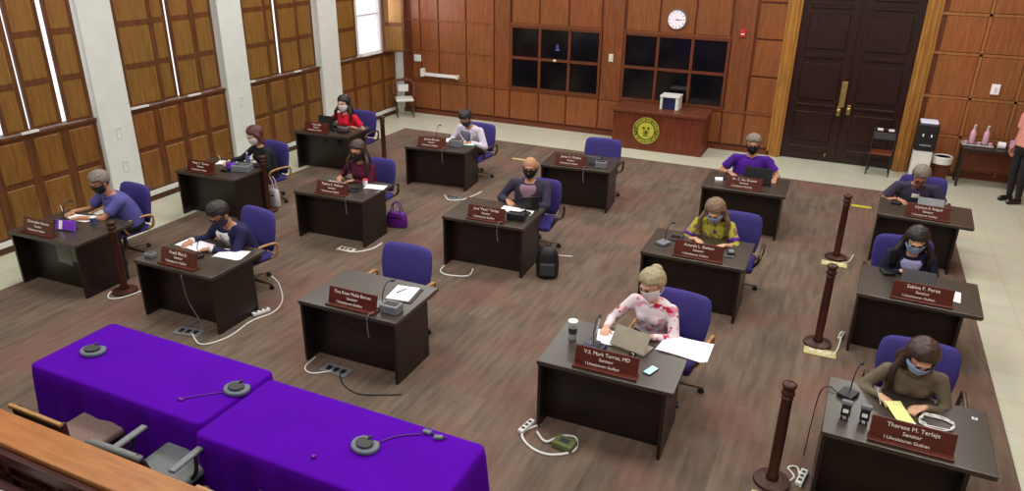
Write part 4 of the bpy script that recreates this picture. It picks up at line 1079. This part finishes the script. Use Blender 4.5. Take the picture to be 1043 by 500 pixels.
cable('white cable beside the far right stanchion post', [(.35, 10.7, zf), (.45, 10.8, zf), (.5, 11.1, zf)], r=.008)
cable('white cable beside the middle right stanchion post', [(.2, 7.98, zf), (.33, 7.9, zf), (.4, 8.05, zf), (.43, 8.3, zf+.05)], r=.008)
cable('white cable beside the nearest stanchion post', [(.1, 5.5, zf), (.16, 5.62, zf), (.1, 5.72, zf), (.18, 5.75, zf), (.22, 5.5, zf)], r=.009)
cable('thin grey cable hanging down the front of the suited man\'s desk', [on('b', .75, -.01, .7), on('b', .8, -.02, .4), on('b', .95, -.03, .15), on('b', 1.0, -.08, zf)], M['grey'], .005)
for key, lab in (('g', 'bald man\'s desk'), ('i', 'unoccupied front desk'), ('f', 'green folder desk'), ('h', 'far desk with the empty chair'), ('e', 'desk of the woman in maroon')):
    lx = {'g': .86, 'i': .9, 'f': .78, 'h': .78, 'e': .95}[key]
    o = MB().tube([on(key, lx, .12, DT+.02), on(key, lx-.02, .0, DT+.02), on(key, lx-.03, -.015, DT-.08), on(key, lx-.02, -.012, DT-.24)], .006, 6).build('cord', M['grey'], MICS[key], smooth=True)
    bpy.context.view_layer.update(); o.matrix_parent_inverse = MICS[key].matrix_world.inverted()
def plug(label, x, y, rz, mat=M['white'], s=1, z=.0125):
    t = thing('power_strip', label, 'power strip', (x, y, z), R(rz)); MB().rbox((0, 0, .022*s), (.22*s, .06*s, .042*s), .01*s).build('strip_body', mat, t)
    for i in (-1, 0, 1): MB().rbox((i*.06*s, 0, .044*s), (.03*s, .03*s, .006), .001).build('socket', M['dkgreyfab'], t)
plug('white power strip on the carpet right of the suited man\'s desk', -6.02, 5.92, 70)
plug('white power strip standing by the corner of the floral-topped woman\'s desk', -2.2, 5.25, 80)
plug('white power strip beside the middle right stanchion post', .43, 8.42, 80, s=.8)
plug('white power strip on the floor beside the nearest desk', .22, 5.62, 80)
t = thing('power_adapter', 'olive green power adapter on the carpet before the floral-topped woman\'s desk', 'adapter', (-1.78, 5.15, .0125), R(-8)); MB().rbox((0, 0, .035), (.2, .14, .065), .012).build('adapter_body', M['green_dark'], t); MB().rbox((0, 0, .069), (.1, .06, .004), .001).build('adapter_label', M['dkgreyfab'], t)
for lab, x, y, mt in (('cream paper slip on the carpet between two far desks', -5.93, 13.42, M['tape']), ('yellow floor marker near the far right desk', .57, 13.48, M['seal'])):
    t = thing('floor_marker', lab, 'marker', (x, y, .0125)); MB().rbox((0, 0, .003), (.32, .1, .005), .001).build('marker_strip', mt, t)
t = thing('floor_marker', 'small yellow sticker behind the green folder desk', 'marker', on('f', -.2, 1.6, .0125)); MB().rbox((0, 0, .004), (.16, .12, .006), .001).build('marker_strip', M['yellow'], t)

# ------------------------------------------------------------------ purple tables
def cloth_table(label, tlabel, x0, x1, y0, y1, zt=.76, seed=1, rz=0, ox=0, oy=0):
    t = thing('folding_table', tlabel, 'table', (x0, y0, .012), rz, 'folding tables under purple cloth')
    W, D = x1-x0, y1-y0
    MB().rbox((W/2, D/2, zt-.045), (W-.04, D-.04, .03), .006).build('table_top', M['desk'], t)
    for a in (.12, W-.12):
        for b in (.1, D-.1): MB().cone((a, b, 0), (a, b, zt-.06), .015).build('leg', M['grey'], t)
    rnd = random.Random(seed); n = 160; rings = []
    def outline(off, wob, z, drop):
        pts = []; per = 2*(W+D)
        for i in range(n):
            s = per*i/n
            if s < W: p = V((s, 0)); nn = V((0, -1))
            elif s < W+D: p = V((W, s-W)); nn = V((1, 0))
            elif s < 2*W+D: p = V((W-(s-W-D), D)); nn = V((0, 1))
            else: p = V((0, D-(s-2*W-D))); nn = V((-1, 0))
            # round the corners
            c = V((min(max(p.x, .05), W-.05), min(max(p.y, .05), D-.05))); q = p-c
            if q.length > .05: p = c+q.normalized()*.05
            if abs(q.x) > .001 and abs(q.y) > .001: nn = q.normalized()
            w = wob*(math.sin(s*17+seed)+.6*math.sin(s*29+2*seed)+.5*math.sin(s*9))
            p = p+nn*(off+w)
            pts.append(V((p.x, p.y, z)))
        return pts
    rings = [outline(-.03, 0, zt, 0), outline(-.006, 0, zt-.002, 0), outline(.004, 0, zt-.015, 0), outline(.012, .004, zt-.1, 0), outline(.02, .010, zt-.3, 0), outline(.03, .017, zt-.55, 0), outline(.035, .02, .03, 0)]
    m = MB(); vs = [[m.bm.verts.new(p) for p in r] for r in rings]
    for a, b in zip(vs, vs[1:]):
        for i in range(n): m.bm.faces.new((a[i], a[(i+1) % n], b[(i+1) % n], b[i]))
    m.bm.faces.new(vs[0])
    o = m.build('tablecloth', M['purple'], None, smooth=True, loc=(x0, y0, .012), rot=(0, 0, rz)); tag(o, label, 'tablecloth', 'purple tablecloths')
    return t
cloth_table('vivid purple floor-length tablecloth on the left front table', 'left folding table hidden under the purple cloth', -6.12, -4.12, 3.26, 4.1, seed=1)
cloth_table('vivid purple floor-length tablecloth on the right front table', 'right folding table hidden under the purple cloth', -4.07, -2.0, 3.16, 4.0, seed=2)
def confmic(label, x, y, rz):
    t = thing('conference_microphone', label, 'speakerphone', (x, y, .774), R(rz), 'conference microphones on the purple tables')
    pts = []
    for i in range(36):
        a = 2*PI*i/36; r = .115-.05*math.exp(-((a-PI/2)/.35)**2)
        pts.append((r*math.cos(a), r*.85*math.sin(a)))
    MB().prism(pts, 0, .035).build('base', M['micgrey'], t, bevel=.012, smooth=False)
    MB().prism([(x*.62, y*.62-.005) for x, y in pts], .035, .055).build('speaker_dome', M['dkgreyfab'], t, bevel=.008)
    MB().cap((0, .04, .05), (.0, .06, .06), .012, .014).build('button_stem', M['black'], t, smooth=True)
confmic('grey heart-shaped conference microphone at the left end of the purple tables', -5.79, 3.64, 10)
confmic('grey heart-shaped conference microphone in the middle at the cloth seam', -4.19, 3.74, 0)
confmic('grey heart-shaped conference microphone toward the right end of the purple tables', -2.8, 3.59, -10)
for i, (x, lab) in enumerate(((-2.47, 'left one of two small grey connectors at the far edge of the purple table'), (-2.36, 'right one of two small grey connectors at the far edge of the purple table'))):
    t = thing('cable_connector', lab, 'connector', (x, 3.93-.02*i, .775), R(20*i), 'small grey connectors'); MB().rbox((0, 0, .014), (.07, .04, .026), .008).build('plug_body', M['micgrey'], t); MB().cap((.035, 0, .012), (.06, 0, .012), .006).build('plug_tip', M['black'], t)
cable('thin violet-grey cable running over the purple cloth to the connectors', [(-2.75, 3.66, .78), (-2.65, 3.8, .78), (-2.5, 3.9, .78)], M['bagpurple'], .005)
cable('thin dark cable across the left purple cloth', [(-4.25, 3.68, .78), (-4.4, 3.55, .78), (-4.5, 3.45, .78)], M['bagpurple'], .005)
t = thing('table_clip', 'tiny dark clip on the left purple cloth', 'clip', (-4.5, 3.44, .775)); MB().rbox((0, 0, .008), (.05, .03, .014), .004).build('clip_body', M['bagpurple'], t)
t = thing('table_clip', 'tiny dark clip on the right purple cloth', 'clip', (-3.07, 3.33, .775)); MB().rbox((0, 0, .01), (.03, .03, .02), .004).build('clip_body', M['bagpurple'], t)

# ------------------------------------------------------------------ dais and chairs behind the purple tables
t = thing('dais_desk', 'long orange-topped wooden dais bench at the bottom left', 'bench', (0, 0, 0))
MB().b2((-9, 2.24, 1.05), (-2.2, 2.49, 1.1)).build('bench_top', M['dais'], t, bevel=.012)
b = MB(); b.b2((-9, 2.27, 0), (-2.2, 2.44, 1.05)); b.build('bench_wall', M['dais_dark'], t)
b = MB(); b.b2((-9, 2.2, .99), (-2.2, 2.27, 1.05)); b.b2((-9, 2.22, .93), (-2.2, 2.27, .97)); b.b2((-9, 2.235, .8), (-2.2, 2.27, .83)); b.b2((-9, 2.235, .1), (-2.2, 2.27, .2))
for i in range(14): x = -9+i*.52; b.b2((x, 2.235, .2), (x+.06, 2.27, .95))
b.build('mouldings', M['dais_dark'], t, bevel=.005)
t = thing('paper_stack', 'pale blue papers at the very bottom left behind the dais bench', 'paper', (-4.55, 2.02, .8), R(6)); MB().rbox((0, 0, .01), (.4, .24, .02), .004).build('lower_sheets', M['micgrey'], t); MB().rbox((.02, .01, .024), (.36, .2, .008), .002).build('upper_sheets', M['white'], t)
t = thing('writing_shelf', 'dark shelf behind the dais bench', 'shelf', (-4.6, 1.95, .0))
MB().b2((-1.4, -.25, .76), (2.2, .25, .8)).build('shelf_board', M['dais_dark'], t); MB().b2((-1.3, -.2, .0), (-1.25, .2, .76)).b2((2.1, -.2, 0), (2.15, .2, .76)).build('shelf_support', M['dais_dark'], t)

# grey office chair facing the purple tables (+Y)
t = thing('office_chair', 'grey vinyl office armchair with dark back tucked against the purple cloth', 'chair', (-4.3, 2.93, .012), R(3))
MB().rbox((.05, .1, .44), (.5, .5, .09), .035).build('seat', M['greyfab'], t, smooth=True)
b = MB(); b.loft([[V((w*math.cos(a)*1.0, y+th_*math.sin(a)+.04*(math.cos(a))**2, z)) for a in [2*PI*i/20 for i in range(20)]] for z, w, y, th_ in ((.46, .2, -.2, .02), (.5, .25, -.2, .04), (.7, .28, -.24, .045), (.86, .27, -.28, .04), (.92, .24, -.3, .02))]); b.build('backrest', M['dkgreyfab'], t, smooth=True)
MB().tube([(-.25, -.26, .88), (-.1, -.3, .935), (.1, -.3, .935), (.25, -.26, .88)], .028, 8).build('back_rim', M['greyfab'], t, smooth=True)
for s in (-1, 1):
    MB().rbox((s*.3, .08, .655), (.06, .34, .03), .012).build('armrest', M['grey'], t); MB().tube([(s*.3, .15, .65), (s*.32, .1, .5), (s*.22, .05, .4)], .016).build('arm_support', M['black'], t, smooth=True)
MB().cone((0, 0, .1), (0, 0, .4), .03).build('column', M['black'], t)
for i in range(5):
    a = i*2*PI/5+.3; MB().cap((0, 0, .12), (.28*math.cos(a), .28*math.sin(a), .05), .03, .018, 8).build('base_leg', M['black'], t)
    MB().ball((.28*math.cos(a), .28*math.sin(a), .028), .026, 8).build('caster', M['black'], t)
# wooden armchair
def wood_chair(label, loc, rz):
    t = thing('wooden_chair', label, 'chair', loc, R(rz))
    MB().rbox((0, .05, .43), (.5, .46, .07), .025).build('seat', noisy('taupe_seat_fabric', (128, 104, 96), .1, 30, .8), t, smooth=True)
    MB().rbox((0, -.22, .66), (.54, .03, .32), .01, (R(8), 0, 0)).build('backrest', M['dais_dark'], t)
    MB().rbox((0, -.245, .84), (.6, .035, .035), .01).build('top_rail', M['tanarm'], t)
    for s in (-1, 1):
        MB().b2((s*.26-.02, -.23, 0), (s*.26+.02, -.19, .82)).build('leg', M['dais_dark'], t); MB().b2((s*.24-.02, .22, 0), (s*.24+.02, .26, .42)).build('leg', M['dais_dark'], t)
    return t
wood_chair('wooden side chair with taupe seat and tan rail, left end of the purple table', (-5.25, 2.98, .012), 0)
wood_chair('wooden side chair at the bottom edge with only its tan rail showing', (-3.22, 2.92, .012), 0)
cable('thin grey cables on the carpet left of the purple table', [(-6.9, 3.2, zf), (-6.4, 3.12, zf), (-6.1, 3.0, zf), (-5.7, 2.95, zf)], M['micgrey'], .012)
cable('second grey cable on the carpet left of the purple table', [(-7.0, 3.1, zf), (-6.5, 3.0, zf), (-6.0, 2.86, zf)], M['micgrey'], .01)

# ------------------------------------------------------------------ far side furniture
t = thing('corner_chair', 'brown bentwood armchair with white seat in the far left corner', 'chair', (-10.15, 15.7, 0), R(38))
MB().rbox((0, 0, .44), (.44, .44, .06), .02).build('seat', M['white'], t)
MB().rbox((0, .2, .68), (.26, .03, .18), .012).build('back_pad', M['white'], t)
MB().tube([(-.25, .0, .56), (-.26, .2, .76), (-.15, .24, .87), (.15, .24, .87), (.26, .2, .76), (.25, .0, .56), (.24, -.12, .5)], .036, 8).build('back_frame', M['bwall_groove'], t, smooth=True)
for s in (-1, 1):
    for yy in (-.18, .2): MB().cone((s*.2, yy, 0), (s*.2, yy, .44), .016, .02).build('leg', M['chairleg'], t)
t = thing('folding_chair', 'grey metal folding chair with a brown seat leaning before the dark door', 'chair', (.82, 15.78, 0), R(-4))
f = MB()
for s in (-1, 1): f.tube([(s*.2, -.14, 0), (s*.2, .0, .45), (s*.2, .1, .84), (s*.17, .11, .88)], .013, 8); f.tube([(s*.18, .22, 0), (s*.18, .0, .46)], .012, 8)
f.tube([(-.17, .11, .88), (.17, .11, .88)], .013, smooth=False); f.tube([(-.18, .17, .12), (.18, .17, .12)], .01, smooth=False); f.tube([(-.2, -.09, .16), (.2, -.09, .16)], .01, smooth=False)
f.build('frame', M['black'], t, smooth=True)
MB().rbox((0, -.08, .46), (.38, .36, .03), .012).build('seat', M['cab'], t)
MB().rbox((0, .075, .75), (.38, .02, .14), .008, (R(-10), 0, 0)).build('backrest', M['dkgreyfab'], t)
for s in (-1, 1): MB().rbox((s*.1, .09, .87), (.11, .05, .05), .015).build('white_grip', M['white'], t)

t = thing('water_cooler', 'black water cooler on a white base right of the door', 'cooler', (1.52, 15.75, 0))
MB().rbox((0, 0, .3), (.32, .34, .6), .015).build('base_cabinet', M['white'], t)
MB().rbox((0, 0, .86), (.36, .36, .52), .03).build('dispenser_body', M['black'], t)
MB().rbox((0, 0, 1.14), (.3, .3, .04), .015).build('lid', noisy('lilac_white_lid', (214, 216, 240), .05, 8, .4, emis=.2), t)
for x in (-.07, .07): MB().cap((x, -.18, .92), (x, -.22, .9), .014).build('tap', M['white'], t)
MB().rbox((0, -.19, .72), (.2, .05, .03), .008).build('drip_tray', M['grey'], t)
t = thing('trash_bin', 'dark red bin with a white liner between cooler and side table', 'bin', (1.88, 15.75, 0)); MB().lathe([(.13, 0), (.16, .5), (.165, .5), (.15, .5)], n=20).build('bin_body', M['cab'], t, smooth=True); MB().lathe([(.168, .38), (.175, .5), (.16, .52), (.14, .5)], n=20).build('liner', M['white'], t)
t = thing('side_table', 'long narrow dark table holding bottles against the right far wall', 'table', (2.72, 15.82, 0))
MB().rbox((.3, 0, .73), (1.75, .5, .04), .008).build('table_top', M['desk'], t)
MB().b2((-.53, .18, .25), (1.13, .2, .71)).build('back_panel', M['cab'], t)
for x in (-.54, 1.14):
    for y in (-.2, .2): MB().b2((x-.02, y-.02, 0), (x+.02, y+.02, .71)).build('leg', M['desk'], t)
t = thing('tray', 'shallow silver tray under the bottles on the side table', 'tray', (2.4, 15.9, .752)); MB().rbox((0, 0, .008), (.52, .26, .014), .004).build('tray_base', M['grey'], t); MB().tube([(-.25, -.12, .02), (.25, -.12, .02), (.25, .12, .02), (-.25, .12, .02), (-.25, -.12, .02)], .008, smooth=False).build('tray_rim', M['white'], t)
bottle('pink-white spray bottle standing on the tray, left of the two', (2.3, 15.92, .77), 'spray_bottle', M['bottle'], M['white'], 1.5, 'spray bottles on the tray', True)
bottle('pink-white spray bottle standing on the tray, right of the two', (2.52, 15.94, .77), 'spray_bottle', M['bottle'], M['white'], 1.5, 'spray bottles on the tray', True)
for i, (x, lab) in enumerate(((2.2, 'leftmost small pink cup on the tray'), (2.42, 'small pink cup between the spray bottles on the tray'), (2.6, 'rightmost small pink cup on the tray'))):
    t = thing('cup', lab, 'cup', (x, 15.82, .768), 0, 'small pink cups on the tray'); MB().lathe([(.025, 0), (.035, .07), (.03, .07)], n=14).build('cup_body', M['bottle'], t)
t = thing('tissue_roll', 'white roll of tissue right of the tray', 'tissue', (2.78, 15.85, .752)); MB().cone((-.06, 0, .06), (.06, 0, .06), .06, .06, 20).build('roll', M['paper'], t); MB().cone((-.063, 0, .06), (.063, 0, .06), .02, .02, 12).build('core', M['tape'], t)
t = thing('box', 'small violet-lit box at the right end of the side table', 'box', (2.98, 15.88, .752)); MB().rbox((0, 0, .08), (.13, .1, .15), .008).build('carton', noisy('lilac_box', (206, 160, 230), .06, 10, .6, emis=.15), t); MB().box((0, -.052, .08), (.07, .003, .08)).build('carton_label', M['violetglow'], t)

# ------------------------------------------------------------------ lights
def area(loc, size, power, rot=(0, 0, 0), col=(1, 1, 1)):
    l = bpy.data.lights.new('ceiling_or_window_light', 'AREA'); l.shape = 'RECTANGLE'; l.size, l.size_y = size; l.energy = power; l.color = col
    o = bpy.data.objects.new('ceiling_or_window_light', l); COL.objects.link(o); o.location = loc; o.rotation_euler = rot
for x in (-8.6, -5.2, -1.8, 1.6):
    for y in (2.2, 6.2, 10.2, 13.9):
        area((x, y, ZC-.06), (1.8, 1.2), 78 if x < 1 else 92, col=(1, .98, .94))
l = area((XL+.2, 14.95, 2.7), (.8, 1.8), 30, (0, R(-90), 0), (.95, .92, 1))  # area light standing in for daylight at the farthest window
w = bpy.data.worlds.new('world'); SC.world = w; w.use_nodes = True
bg = w.node_tree.nodes['Background']; bg.inputs[0].default_value = (1, .97, 1, 1); bg.inputs[1].default_value = 1.3
SC.view_settings.view_transform = 'Standard'; SC.view_settings.exposure = 0
